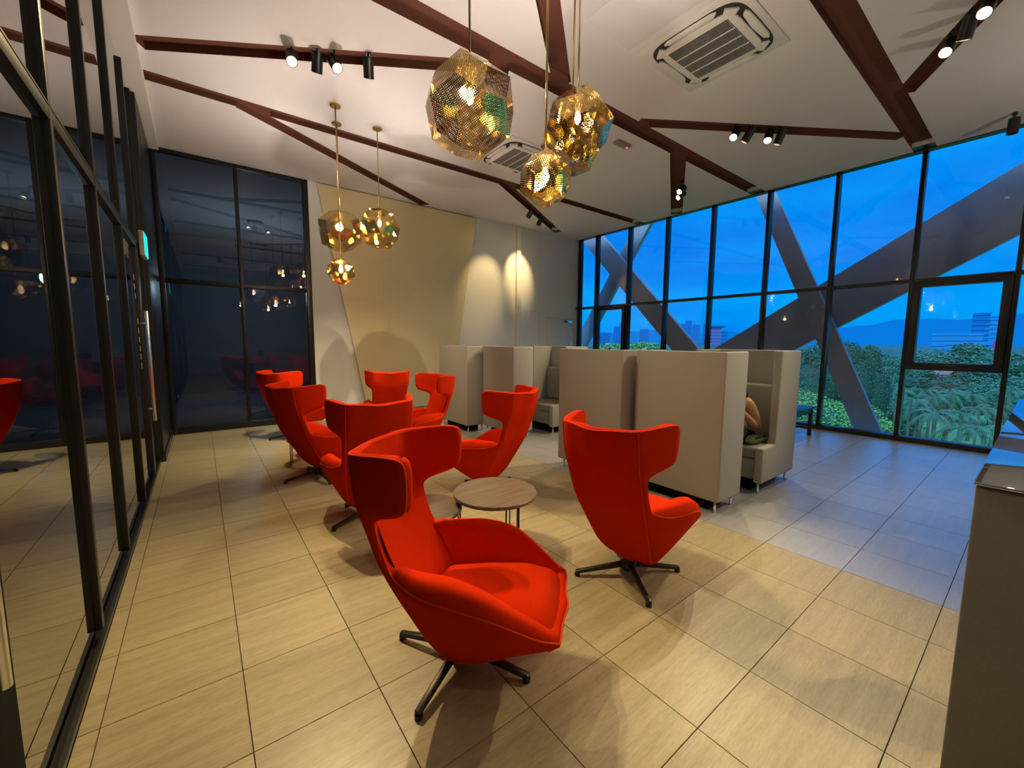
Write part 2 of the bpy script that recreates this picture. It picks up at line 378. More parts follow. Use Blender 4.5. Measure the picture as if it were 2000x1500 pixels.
for k, (p0, p1, w, lab, end) in enumerate(CHAN):
    r = thing('ceiling_channel', lab, 'ceiling channel', (p0[0], p0[1], H), 0, 'recessed brown ceiling channels')
    q = Vector((p1[0] - p0[0], p1[1] - p0[1], 0)); d = q.normalized(); z = .064 + .0012 * k
    MB().bar(d * .002 + Vector((0, 0, z + .003)), q - d * .002 + Vector((0, 0, z + .003)), w - .004, .006).build('top_panel', M['beam'], r)
    if end:
        MB().bar(q - d * .20 + Vector((0, 0, .034)), q - d * .185 + Vector((0, 0, .034)), w - .006, .06).build('end_plate', M['acwhite'], r)
        MB().bar(q - d * .184 + Vector((0, 0, .036)), q - d * .004 + Vector((0, 0, .036)), w - .006, .055).build('end_block', M['black'], r)
pel = MB().box(XL - .06, -.305, YF, YB, H - .05, H - .001).build('trim_1', M['white']); struct(pel)

# ------------------------------------------------------------------ walls
wb = MB().box(1.64, XW + .1, YB, YB + .2, -.02, H).build('wall_back', M['white']); struct(wb, 'white back wall with gold slanted panel', 'wall')
MB().box(6.22, 6.34, YB - .07, YB, 0, H).build('pilaster', M['white'], wb, bevel=.004)
for (xa, xb, za, zb) in ((6.345, 6.99, 2.235, 2.243), (6.985, 6.995, 0, 2.24)): MB().box(xa, xb, YB - .003, YB, za, zb).build('panel_joint', M['ivory'], wb)
MB().box(6.99, 7.0, YB - .012, YB, 2.24, H).build('panel_edge', M['white'], wb)
# gold panel: trapezoid made of sheets
gp = thing('wall_panel', 'large gold metallic slanted wall panel on the back wall', 'panel', (3.4, YB, 0))
TL, TR, BR, BL = (1.78, 4.19), (5.06, 4.19), (4.38, .08), (2.56, .08)
def clip(poly, ax, lim, keep_less):
    o = []
    for i in range(len(poly)):
        a, b = poly[i], poly[(i + 1) % len(poly)]; ia, ib = ((a[ax] <= lim) == keep_less), ((b[ax] <= lim) == keep_less)
        if ia: o.append(a)
        if ia != ib:
            t = (lim - a[ax]) / (b[ax] - a[ax]); o.append((a[0] + (b[0] - a[0]) * t, a[1] + (b[1] - a[1]) * t))
    return o
XS, ZS, e = [0, 2.92, 3.98, 9], [-1, 2.22, 9], .0006
for i in range(2):
    for j in range(3):
        q = [BL, BR, TR, TL]
        for ax, lim, less in ((0, XS[j] + e, False), (0, XS[j + 1] - e, True), (1, ZS[i] + e, False), (1, ZS[i + 1] - e, True)): q = clip(q, ax, lim, less)
        if len(q) > 2: MB().prism([(x - 3.4, z) for x, z in q], 'y', -.055, -.03).build('panel_sheet', M['gold'], gp)
MB().prism([(x - 3.4, z) for x, z in ((BL[0] + .02, BL[1] + .01), (BR[0] - .02, BR[1] + .01), (TR[0] - .02, TR[1] - .01), (TL[0] + .02, TL[1] - .01))], 'y', -.03, -.001).build('backing', M['acdark'], gp)
# service door on the back wall
dr = thing('door_1', 'plain white flush door in the back wall next to the window', 'door', (7.77, YB, 0)); dr['kind'] = 'structure'
MB().box(-.45, .45, -.02, -.002, .01, 2.08).build('door_leaf', M['white'], dr, bevel=.002)
fm = MB(); fm.box(-.475, -.455, -.03, -.002, 0, 2.10); fm.box(.455, .475, -.03, -.002, 0, 2.10); fm.box(-.475, .475, -.03, -.002, 2.085, 2.105); fm.build('door_frame', M['white'], dr)
MB().box(.10, .38, -.075, -.022, 1.98, 2.04).build('door_closer', M['steel'], dr, bevel=.004)
MB().box(.36, .40, -.035, -.022, .95, 1.45).build('push_plate', M['steel'], dr)
cw = MB().box(XL - .3, XW + .3, YF - .2, YF, -.02, H).build('wall_front', M['white']); struct(cw)

# ------------------------------------------------------------------ dark rooms behind the tinted glazing
dk = MB()
dk.box(-5.2, -5.0, YF, YB + 6, -.02, H); dk.box(-5.2, XL - .08, YF - .2, YF, -.02, H)
o = dk.build('wall_west', M['darkroom']); struct(o)
o = MB().box(-5.2, XL - .09, YF - .2, YB + 6, H, H + .3).build('ceiling_west', M['darkroom']); struct(o)
o = MB().box(-5.2, XL - .09, YF - .2, YB + 6, -.3, 0).build('floor_west', M['darkroom']); struct(o)
o = MB().box(-.5, 3.0, YB + .21, YB + 6, H, H + .3).build('ceiling_north', M['darkceil']); struct(o)
o = MB().box(-.5, 3.0, YB + .11, YB + 6, -.3, 0).build('floor_north', M['darkroom']); struct(o)
o = MB().box(-5.2, 3.2, YB + 6, YB + 6.2, -.02, H).build('wall_north', M['darkroom']); struct(o)
o = MB().box(3.0, 3.2, YB + .21, YB + 6, -.02, H).build('wall_east_of_corridor', M['darkroom']); struct(o)

dl = thing('fill_lamp', 'added dim fill lamp in the dark room behind the tinted glass', 'lamp', (-2.6, 3.0, H - .02))  # added lamp, gives the dark glass a faint bluish tone
MB().lathe([(.14, -.06), (.16, -.03), (.16, 0)], 24).build('fill_lamp_housing', M['acwhite'], dl)
add_lamp('dim_fill_light', 'POINT', dl, (0, 0, -.25), 30, (.65, .82, 1.0), shadow_soft_size=.15)
dl = thing('fill_lamp', 'added dim fill lamp in the dark room behind the back window', 'lamp', (1.2, 11.5, H - .02))  # lamp added to lift the tone seen through the back window
MB().lathe([(.14, -.06), (.16, -.03), (.16, 0)], 24).build('fill_lamp_housing', M['acwhite'], dl)
add_lamp('dim_fill_light', 'POINT', dl, (0, 0, -1.6), 60, (.72, .90, 1.0), shadow_soft_size=.15)
# ------------------------------------------------------------------ left glazed wall
lw = thing('window_1', 'dark tinted full-height glazed wall with black mullions on the left side', 'glazing', (XL, 0, 0)); lw['kind'] = 'structure'
ms = [-5.6, -4.6, -3.6, -2.6, -1.6, -.6, .4, 2.655, 3.60, 4.64, 5.69, 6.3]
for y in ms:
    m = MB().box(-.07, .0, y - .022, y + .022, .07, H - .05).build('mullion', M['frame'], lw, bevel=.004)
    MB().box(-.026, -.004, y + .0225, y + .026, .05, H - .05).build('glazing_bead', M['track'], m)
MB().box(-.075, -.002, YF, 6.3, 2.375, 2.435).build('transom', M['frame'], lw, bevel=.004)
MB().box(-.03, .0, YF, 6.3, 2.435, 2.444).build('transom_cap', M['track'], lw)
tk = MB(); tk.box(-.085, -.062, YF, 6.3, .0, .05); tk.box(-.05, -.036, YF, 6.3, 0, .04); tk.box(-.012, .004, YF, 6.3, 0, .035); tk.box(-.085, .004, YF, 6.3, 0, .012)
tk.build('sill_track', M['track'], lw)
yy = [YF] + ms
for ya, yb in zip(yy[:-1], yy[1:]):
    if ya < 1.53 < yb:
        MB().box(-.034, -.027, .43, 1.25, .05, 2.375).build('glass_pane', M['darkglass'], lw); MB().box(-.034, -.027, 1.53, yb - .027, .05, 2.375).build('glass_pane', M['darkglass'], lw)
    else: MB().box(-.034, -.027, ya + .027, yb - .027, .05, 2.375).build('glass_pane', M['darkglass'], lw)
    MB().box(-.034, -.027, ya + .027, yb - .027, 2.44, H - .05).build('glass_pane', M['darkglass'], lw)
def pull(name, parent, y, x, z0, z1, r):
    b = MB().cyl((x, y, z0), (x, y, z1), r, n=16).build('pull_handle', M['steel'], parent, smooth=True, bevel=.003)
    for z in (z0 + .12, z1 - .12): MB().cyl((x - .05, y, z), (x, y, z), r * .6, n=10).build('handle_post', M['steel'], b, smooth=True)
# near door stile with handle
nd = thing('door_2', 'black door stile with long steel handle at the near left edge', 'door', (XL + .01, 1.4, 0)); nd['kind'] = 'structure'
MB().box(-.06, .012, -.15, .13, .03, 2.36).build('stile', M['matt'], nd, bevel=.004)
MB().box(-.03, .0, .131, .15, .05, 2.36).build('edge_seal', M['track'], nd)
pull('pull_handle', nd, -.035, .040, .67, 1.73, .014)
fd = thing('door_3', 'black glass door with long steel handle at the far end of the glazed wall', 'door', (XL, 5.3, 0)); fd['kind'] = 'structure'
MB().box(-.06, .002, .235, .315, .05, 2.36).build('stile', M['black'], fd, bevel=.004)
pull('pull_handle', fd, -.02, .055, .66, 1.73, .016)
for k, (dy, z, n) in enumerate(((-.16, 2.0, 3), (-.13, 1.6, 4), (-.13, 1.27, 2))):
    for i in range(n): MB().box(.0005, .002, dy - .03, dy + .03, z - i * .085, z - i * .085 + .05).build('glass_decal', M['grille'], fd)
col = MB().box(-.52, XL + .035, 6.32, YB, 0, H - .06).build('wall_column', M['frame'], bevel=.006); struct(col, 'dark clad column in the left corner', 'column')
MB().box(-.5, XL + .05, 6.30, YB, 0, .10).build('plinth', M['black'], col)

# exit sign
ex = thing('exit_sign', 'glowing turquoise exit sign on the dark corner column', 'sign', (-.405, 5.9, 2.32))
MB().box(-.028, .012, -.17, .17, 0, .25).build('housing', M['ivory'], ex, bevel=.004)
MB().box(.013, .017, -.16, .16, .012, .238).build('sign_face', M['cyan'], ex)
MB().box(-.04, -.028, -.05, .05, .10, .16).build('bracket', M['black'], ex)

# ------------------------------------------------------------------ back dark window
bw = thing('window_2', 'dark back window with two tall panes reflecting the room', 'window', (.6, YB, 0)); bw['kind'] = 'structure'
for x, w in ((-.98, .06), (.0, .05), (1.0, .09)): MB().box(x - w / 2, x + w / 2, -.02, .06, 0, H - .001).build('mullion', M['frame'], bw, bevel=.004)
MB().box(-.98, 1.0, -.018, .058, 2.30, 2.37).build('transom', M['frame'], bw, bevel=.004)
MB().box(-.98, 1.0, -.018, .058, 0, .10).build('bottom_rail', M['frame'], bw, bevel=.004)
MB().box(-.98, 1.0, -.018, .058, H - .06, H - .002).build('top_rail', M['frame'], bw, bevel=.004)
for xa, xb in ((-.95, -.025), (.025, .955)):
    for za, zb in ((.10, 2.30), (2.37, H - .06)): MB().box(xa, xb, .015, .023, za, zb).build('glass_pane', M['backglass'], bw)

# ------------------------------------------------------------------ main window wall (right)
ww = thing('window_3', 'full-height window wall with black mullions looking over the park', 'window', (XW, 0, 0)); ww['kind'] = 'structure'
ys = [7.93, 7.33, 6.315, 5.315, 4.3, 3.28, 2.275, 1.28, .30, -.72, -1.74, -2.76, -3.78, -4.8, -5.8]
for y in ys: MB().box(-.02, .13, y - .026, y + .026, 0, H).build('mullion', M['frame'], ww, bevel=.004)
MB().box(-.018, .12, YF, YB, 2.355, 2.405).build('transom', M['frame'], ww)
MB().box(-.03, .13, YF, YB, 0, .075).build('bottom_rail', M['frame'], ww, bevel=.004)
MB().box(-.012, .12, YF, YB, H - .010, H - .001).build('top_rail', M['frame'], ww)
aw = [(1.28, .30), (7.33, 6.315)]
for ya, yb in zip(ys[:-1], ys[1:]):
    y1, y0 = ya - .026, yb + .026
    MB().box(.05, .058, y0, y1, 2.405, H - .010).build('glass_pane', M['winglass'], ww)
    if (ya, yb) in aw:
        s = MB(); z0, z1 = 1.14, 2.355
        s.box(-.06, .09, y0, y0 + .085, z0, z1); s.box(-.06, .09, y1 - .085, y1, z0, z1); s.box(-.059, .089, y0 + .085, y1 - .085, z0 - .0, z0 + .055); s.box(-.059, .089, y0 + .085, y1 - .085, z1 - .075, z1); s.box(-.055, .085, y0, y1, z0 - .05, z0 - .0005)
        sash = s.build('opening_sash', M['frame'], ww, bevel=.004)
        MB().box(-.10, -.06, (y0 + y1) / 2 - .06, (y0 + y1) / 2 + .06, z0 + .0, z0 + .03).build('sash_handle', M['black'], sash, bevel=.003)
        MB().box(.05, .058, y0 + .085, y1 - .085, z0 + .055, z1 - .075).build('glass_pane', M['winglass'], ww)
        MB().box(.05, .058, y0, y1, .075, z0 - .05).build('glass_pane', M['winglass'], ww)
    else:
        MB().box(.05, .058, y0, y1, .075, 2.355).build('glass_pane', M['winglass'], ww)

# ------------------------------------------------------------------ diagonal steel struts outside
def strut(label, left, right, dep=.12, x0=8.95):
    """left/right: edge lines (y,z) on the inner face, each two points"""
    r = thing('diagonal_strut', label, 'strut', (x0, 0, 0), 0, 'diagonal struts outside the window')
    (a0, a1), (b0, b1) = left, right
    MB().prism([a0, a1, b1, b0], 'x', 0, dep).build('cladding', M['strut'], r, bevel=.006)
    return r
def line(p, q, z0, z1):
    t0 = (z0 - p[1]) / (q[1] - p[1]); t1 = (z1 - p[1]) / (q[1] - p[1])
    return ((p[0] + (q[0] - p[0]) * t0, z0), (p[0] + (q[0] - p[0]) * t1, z1))
strut('diagonal strut of the far X outside the window, leaning down to the right', line((8.33, 4.29), (5.74, 1.61), -1.5, 5.6), line((7.66, 4.37), (4.80, 1.35), -1.5, 5.6))
strut('diagonal strut of the far X outside the window, leaning up to the right', line((8.32, 2.08), (6.82, 4.32), -1.5, 5.6), line((8.28, 1.42), (6.28, 4.39), -1.5, 5.6), x0=9.1)
strut('steep diagonal strut outside the window reaching the floor beside the palms', line((3.78, 4.39), (1.92, 0), -1.5, 5.6), line((3.44, 4.4), (1.54, -.03), -1.5, 5.6))
strut('broad shallow diagonal strut outside the window climbing past the opening sash', line((4.47, 1.35), (.4, 3.96), -1.5, 5.6), line((2.95, 1.34), (.34, 3.0), -1.5, 5.6), x0=9.1)

# ------------------------------------------------------------------ red wing chairs
rowsC = [  # centre (y,z), corner (x,y,z), rim (x,y,z)
    ((.488, .318), (.215, .470, .318), (.262, .452, .338)),
    ((.440, .262), (.205, .425, .272), (.285, .392, .352)),
    ((.260, .165), (.195, .250, .200), (.336, .225, .435)),
    ((.060, .092), (.165, .060, .125), (.336, .070, .462)),
    ((-.050, .125), (.170, -.045, .165), (.312, -.070, .475)),
    ((-.155, .290), (.200, -.135, .310), (.274, -.175, .505)),
    ((-.285, .520), (.226, -.255, .530), (.250, -.222, .545)),
    ((-.350, .680), (.233, -.315, .690), (.248, -.272, .690)),
    ((-.385, .765), (.236, -.345, .770), (.258, -.262, .752)),
    ((-.402, .820), (.238, -.360, .825), (.308, -.145, .800)),
    ((-.415, .870), (.239, -.370, .880), (.322, -.108, .850)),
    ((-.440, .955), (.238, -.382, .975), (.330, -.105, .985)),
    ((-.450, .985), (.236, -.385, 1.002), (.330, -.125, 1.025)),
]
def cr(P, ts):
    P = np.array(P, float); n = len(P); o = []
    for t in ts:
        i = min(int(t), n - 2); u = t - i
        p0, p1, p2, p3 = P[max(i - 1, 0)], P[i], P[i + 1], P[min(i + 2, n - 1)]
        o.append(.5 * ((2 * p1) + (-p0 + p2) * u + (2 * p0 - 5 * p1 + 4 * p2 - p3) * u * u + (-p0 + 3 * p1 - 3 * p2 + p3) * u ** 3))
    return np.array(o)
def chair_shell():
    G = []
    for (c, k, r) in rowsC:
        c3 = np.array((0, *c)); k3 = np.array(k); r3 = np.array(r)
        midp = (c3 * .5 + k3 * .5) + np.array((0, -.006, 0)); wall = k3 * .5 + r3 * .5 + np.array((.012, 0, 0)); kk = k3 * np.array((1.03, 1, 1))
        half = [c3, midp, k3, wall, r3]
        row = [h * np.array((-1, 1, 1)) for h in half[:0:-1]] + half
        G.append(row)
    G = np.array(G)                                   # 13 x 9 x 3
    us = np.linspace(0, 8, 33); vs = np.linspace(0, 12, 61)
    A = np.array([cr(G[:, j], vs) for j in range(9)]).transpose(1, 0, 2)
    return np.array([cr(A[i], us) for i in range(len(vs))])
SH = chair_shell()
def grid_normals(S):
    du = np.gradient(S, axis=1); dv = np.gradient(S, axis=0); n = np.cross(dv, du); n /= np.linalg.norm(n, axis=2, keepdims=True) + 1e-9
    return n
NR = grid_normals(SH)
# make the normals point to the sitter
if (NR[30, 16] @ np.array((0, 1, .2))) < 0: NR = -NR
th = .05
_v, _u = np.mgrid[0:61, 0:33]
ARM = np.exp(-((_v / 5.0 - 3.2) / 2.0) ** 2) * (np.abs(_u - 16) / 16.0) ** 3
INN = SH + NR * (th + .026 * ARM)[..., None] + np.stack([0 * ARM, 0 * ARM, .066 * ARM], -1)
def round_corners(S, it=10):
    n = 33; lo = [(0, j) for j in range(33)] + [(i, 32) for i in range(1, 61)] + [(60, j) for j in range(31, -1, -1)] + [(i, 0) for i in range(59, 0, -1)]
    P = np.array([S[a] for a in lo]); m = len(lo); cs = [k for k, a in enumerate(lo) if a in ((0, 0), (0, 32), (60, 0), (60, 32))]
    W_ = np.zeros(m)
    for c in cs:
        for d in range(-5, 6): W_[(c + d) % m] = max(W_[(c + d) % m], 1 - abs(d) / 6)
    for _ in range(it): P = P + .5 * W_[:, None] * ((np.roll(P, 1, 0) + np.roll(P, -1, 0)) / 2 - P)
    for k, a in enumerate(lo): S[a] = P[k]
round_corners(SH); round_corners(INN)
def rim_loop(S):
    a = [S[0, j] for j in range(33)] + [S[i, 32] for i in range(1, 61)] + [S[60, j] for j in range(31, -1, -1)] + [S[i, 0] for i in range(59, 0, -1)]
    return a
def build_chair():
    root = thing('lounge_chair', '', 'chair', group='red wing lounge chairs')
    nV, nU = 61, 33
    mb = MB()
    vo = SH.reshape(-1, 3); vi = INN.reshape(-1, 3); off = nV * nU
    fs = []
    for i in range(nV - 1):
        for j in range(nU - 1):
            a = i * nU + j; fs.append((a, a + 1, a + nU + 1, a + nU)); fs.append((off + a, off + a + nU, off + a + nU + 1, off + a + 1))
    lo = list(range(nU)) + [i * nU + 32 for i in range(1, nV)] + [60 * nU + j for j in range(31, -1, -1)] + [i * nU for i in range(59, 0, -1)]
    n = len(lo)
    # rounded rim: an extra loop bulging outward
    L1 = np.array(rim_loop(SH)); L2 = np.array(rim_loop(INN)); cen = (L1 + L2) / 2
    IN1 = np.array([SH[min(max(i // nU, 2), 58), min(max(i % nU, 1), 31)] for i in lo])
    dirv = L1 - IN1; dirv /= np.linalg.norm(dirv, axis=1, keepdims=True) + 1e-9
    for _ in range(4): dirv = (np.roll(dirv, 1, 0) + 2 * dirv + np.roll(dirv, -1, 0)) / 4
    rb = cen + dirv * .012
    am = np.array([ARM[i // nU, i % nU] for i in lo]); rb += (cen - L2) * np.array((1, 1, 0)) * am[:, None] * .55 + np.array((0, 0, .012)) * am[:, None]
    ro = 2 * off
    for k in range(n):
        k2 = (k + 1) % n
        fs.append((lo[k], lo[k2], ro + k2, ro + k)); fs.append((ro + k, ro + k2, off + lo[k2], off + lo[k]))
    mb.add(list(map(tuple, vo)) + list(map(tuple, vi)) + list(map(tuple, rb)), fs)
    mb.build('shell', M['red'], root, smooth=True)
    MB().tube([tuple(p) for p in (L1 * .8 + cen * .2 + dirv * .004)], .0045, 6, closed=True).build('piping', M['redpipe'], root, smooth=True)
    for s in (0, 1):      # vertical seams where back meets the sides
        j = 24 if s else 8
        MB().tube([tuple(SH[i, j] - NR[i, j] * .001) for i in range(10, 59, 2)], .0032, 6).build('seam', M['redpipe'], root, smooth=True)
    # seat cushion
    ysq = np.linspace(-.12, .466, 25); us = np.linspace(-1, 1, 21); vs = []; fs = []
    def hw(y): return float(np.interp(y, [-.12, -.06, .1, .3, .40, .466], [.15, .185, .226, .236, .226, .20]))
    def zt(y): return float(np.interp(y, [-.12, -.05, .1, .28, .40, .466], [.376, .372, .382, .396, .380, .335]))
    for y in ysq:
        for u in us:
            ed = max(abs(u) ** 6, abs((y - .173) / .293) ** 10); dome = .024 * (1 - u * u)
            vs.append((hw(y) * u, y, zt(y) + dome - .05 * ed))
    nu = 21
    for i in range(24):
        for j in range(20): a = i * nu + j; fs.append((a, a + 1, a + nu + 1, a + nu))
    base = len(vs); bd = [j for j in range(nu)] + [i * nu + 20 for i in range(1, 25)] + [24 * nu + j for j in range(19, -1, -1)] + [i * nu for i in range(23, 0, -1)]
    for k in bd: x, y, z = vs[k]; vs.append((x * .80, y * .86 + .02, z - .06))
    m = len(bd)
    for k in range(m): fs.append((bd[k], bd[(k + 1) % m], base + (k + 1) % m, base + k))
    fs.append(tuple(range(base, base + m)))
    MB().add(vs, fs).build('seat_cushion', M['redseat'], root, smooth=True)
    return root
def add_base(root, ang):
    MB().lathe([(.045, .035), (.05, .05), (.05, .085), (.035, .10), (.03, .125)], 20).build('hub', M['black'], root, smooth=True, bevel=.003)
    for k in range(4):
        a = ang + k * PI / 2; c, s = math.cos(a), math.sin(a)
        lg = MB().bar((c * .035, s * .035, .068), (c * .335, s * .335, .026), .034, .03, .028, .02).build('leg', M['black'], root, bevel=.005)
        MB().cyl((c * .325, s * .325, 0), (c * .325, s * .325, .018), .017, .017, 12).build('glide', M['blackw'], lg)
proto = build_chair()
chairs = [  # hub xy, facing deg, base angle deg (world), label
    ((.875, 1.52), -48, -60, 'red wing lounge chair nearest the viewer, showing its seat'),
    ((2.075, 1.49), 7, 57, 'red wing lounge chair with its back to us, before the grey sofa booth'),
    ((2.22, 3.22), 113, 20, 'red wing lounge chair just beyond the big round table, its side to us'),
    ((1.05, 3.31), 86, 18, 'red wing lounge chair seen straight from behind in the middle of the group'),
    ((.94, 4.64), 22, 7, 'red wing lounge chair on the left with its star base fully visible'),
    ((1.06, 6.72), 30, 80, 'red wing lounge chair farthest left, partly hidden, against the dark back window'),
    ((2.26, 6.14), 79, 30, 'red wing lounge chair far back with its back to us before the gold panel'),
    ((2.22, 4.86), 181, 40, 'red wing lounge chair facing left beside the far grey booths'),
]
for i, ((x, y), ph, ba, lab) in enumerate(chairs):
    r = proto if i == 0 else None
    if r is None:
        r = proto.copy(); COL.objects.link(r)
        for ch in list(proto.children):
            if ch.name.split('.')[0] in ('shell', 'piping', 'seam', 'seat_cushion'):
                c = ch.copy(); COL.objects.link(c); c.parent = r
    r.location = (x, y, 0); r.rotation_euler = (0, 0, math.radians(ph - 90)); r['label'] = lab
for r, (_, ph, ba, _) in zip([proto] + [o for o in COL.objects if o.name.startswith('lounge_chair.')], chairs): add_base(r, math.radians(ba - (ph - 90)))

# ------------------------------------------------------------------ round tables
def table(x, y, z, rad, label, legang):
    t = thing('side_table', label, 'table', (x, y, 0), 0, 'round wood-topped side tables')
    MB().lathe([(rad - .004, z - .026), (rad, z - .022), (rad, z - .004), (rad - .004, z)], 56).build('tabletop', M['tablew'], t, smooth=True, bevel=0).data.set_sharp_from_angle(angle=.6)
    for k in range(3):
        a = legang + k * 2 * PI / 3; p = []
        for da in (-.16, .16):
            c, s = math.cos(a + da) * (rad - .035), math.sin(a + da) * (rad - .035); p.append((c, s))
        lg = MB().tube([(p[0][0], p[0][1], z - .026), (p[0][0], p[0][1], .006), (p[1][0], p[1][1], .006), (p[1][0], p[1][1], z - .026)], .0055, 8)
        lg.build('wire_leg', M['black'], t, smooth=True)
    MB().lathe([(rad * .8, z - .034), (rad * .8, z - .027)], 32).build('mounting_plate', M['black'], t)
table(1.63, 2.32, .39, .30, 'larger round wood-topped side table between the front red chairs', .35)
table(1.17, 2.50, .32, .25, 'lower round wood-topped side table half hidden behind the nearest red chair', .5)
table(1.20, 5.52, .39, .30, 'round wood-topped side table glimpsed through the left red chair', 1.2)
table(.98, 5.20, .32, .25, 'low side table of the far group whose thin leg shows behind the left red chair', 2.75)

# ------------------------------------------------------------------ high-backed sofas
def sofa(label, x, y, width, face, wing=.42, depth=.80, hgt=1.385, seat=True):
    """origin: near (-Y) end at the back face; face=+1 sits towards +X, -1 towards -X"""
    t = thing('booth_sofa', label, 'sofa', (x, y, 0), 0, 'grey high-backed booth sofas'); f = face
    z0 = .11
    def bx(a0, a1, y0, y1, za, zb, nm, m, bev=.018): 
        xa, xb = sorted((a0 * f, a1 * f)); return MB().box(xa, xb, y0, y1, za, zb).build(nm, m, t, bevel=bev, seg=3)
    bx(0, .07, .0, width, z0, hgt, 'back_panel', M['booth'], .012)
    for ya, yb in ((.0, .075), (width - .075, width)):
        prof = [(0, z0), (depth, z0), (depth, .455), (wing, .455), (wing, hgt), (0, hgt)] if seat else [(0, z0), (wing, z0), (wing, hgt), (0, hgt)]
        MB().prism([((a + .002) * f, z) for a, z in prof], 'y', ya - .003, yb).build('side_panel', M['booth'], t, bevel=.014, seg=3)
    d = depth - .03 if seat else wing - .03
    bx(.07, d, .075, width - .075, z0 + .02, .33, 'seat_base', M['boothc'])
    bx(.12, d, .077, width - .077, .33, .45, 'seat_cushion', M['boothc'], .03)
    bx(.07, .19 if seat else .15, .077, width - .077, .45, 1.02, 'back_cushion', M['boothc'], .035)
    L = depth if seat else wing
    bx(.09, L - .09, .12, width - .12, .0, z0 + .02, 'plinth', M['matt'], .0)
    for a in (.06, L - .06):
        for yv in (.05, width - .05):
            MB().cyl((a * f, yv, 0), (a * f, yv, z0 + .005), .011, n=10).build('leg', M['chrome'], t, smooth=True)
    return t
sofa('large grey booth sofa panel in front, its flat back towards the red chairs', 3.39, 1.57, .86, 1, .41, .41, seat=False)
sofa('grey booth sofa with the person sitting in it', 5.00, 1.55, .88, -1, .50, .80)
sofa('second grey booth sofa panel, half behind the front one', 3.27, 2.50, .88, 1, .41, .41, seat=False)
sofa('far grey booth sofa panel beside the right-hand red chair', 3.60, 4.68, .80, 1, .38, .38, seat=False)
sofa('far grey booth sofa with its empty seat and backrest showing', 5.14, 4.64, .88, -1, .50, .78)
sofa('farthest grey booth sofa panel, nearest the gold wall panel', 3.32, 5.52, .92, 1, .38, .38, seat=False)

# ------------------------------------------------------------------ small black table by the window
bt = thing('bench_table', 'small black wooden table by the window beyond the sofas', 'table', (7.28, 2.36, 0))
MB().box(-.45, .45, -.22, .22, .43, .465).build('tabletop', M['blackw'], bt, bevel=.006)
ap = MB(); ap.box(-.40, .40, -.18, -.16, .36, .43); ap.box(-.40, .40, .16, .18, .36, .43); ap.build('apron', M['blackw'], bt)
for sx in (-1, 1):
    for sy in (-1, 1): MB().box(sx * .40 - .025, sx * .40 + .025, sy * .17 - .025, sy * .17 + .025, 0, .43).build('leg', M['blackw'], bt, bevel=.004)
    MB().box(sx * .40 - .012, sx * .40 + .012, -.15, .15, .10, .135).build('stretcher', M['blackw'], bt)
MB().box(-.39, .39, -.012, .012, .105, .135).build('stretcher', M['blackw'], bt)

# ------------------------------------------------------------------ counter at the right
ct = thing('reception_counter', 'glossy white-topped grey counter at the right edge', 'counter', (1.68, .09, 0))
MB().box(.004, 2.90, -1.60, -.004, 0, 1.071).build('body', M['cside'], ct, bevel=.006)
MB().box(0, 2.92, -1.62, 0, 1.071, 1.08).build('countertop', M['ctop'], ct, bevel=.003)

# ------------------------------------------------------------------ pendants
def rhombic_triacontahedron(R0):
    ph = (1 + 5 ** .5) / 2
    ico = [np.array(v, float) for v in ((0, 1, ph), (0, -1, ph), (0, 1, -ph), (0, -1, -ph), (1, ph, 0), (-1, ph, 0), (1, -ph, 0), (-1, -ph, 0), (ph, 0, 1), (ph, 0, -1), (-ph, 0, 1), (-ph, 0, -1))]
    faces = []
    for i in range(12):
        for j in range(i + 1, 12):
            if abs(np.linalg.norm(ico[i] - ico[j]) - 2) < 1e-6:
                nb = [k for k in range(12) if k not in (i, j) and abs(np.linalg.norm(ico[i] - ico[k]) - 2) < 1e-6 and abs(np.linalg.norm(ico[j] - ico[k]) - 2) < 1e-6]
                c = [(ico[i] + ico[j] + ico[k]) / 3 for k in nb]
                s = (ph + 2) / 3 * 3 / (1 + ph) / 1.0     # push the dodecahedral vertices out so each rhomb is planar
                n = (ico[i] + ico[j]) / 2; n = n / np.linalg.norm(n); dd = ico[i] @ n
                c = [q * dd / (q @ n) for q in c]
                faces.append([ico[i], c[0], ico[j], c[1]])
    m = max(np.linalg.norm(q) for f in faces for q in f)
    return [[q / m * R0 for q in f] for f in faces]
g1, g2 = 'large cluster of perforated brass pendants', 'far cluster of perforated brass pendants'
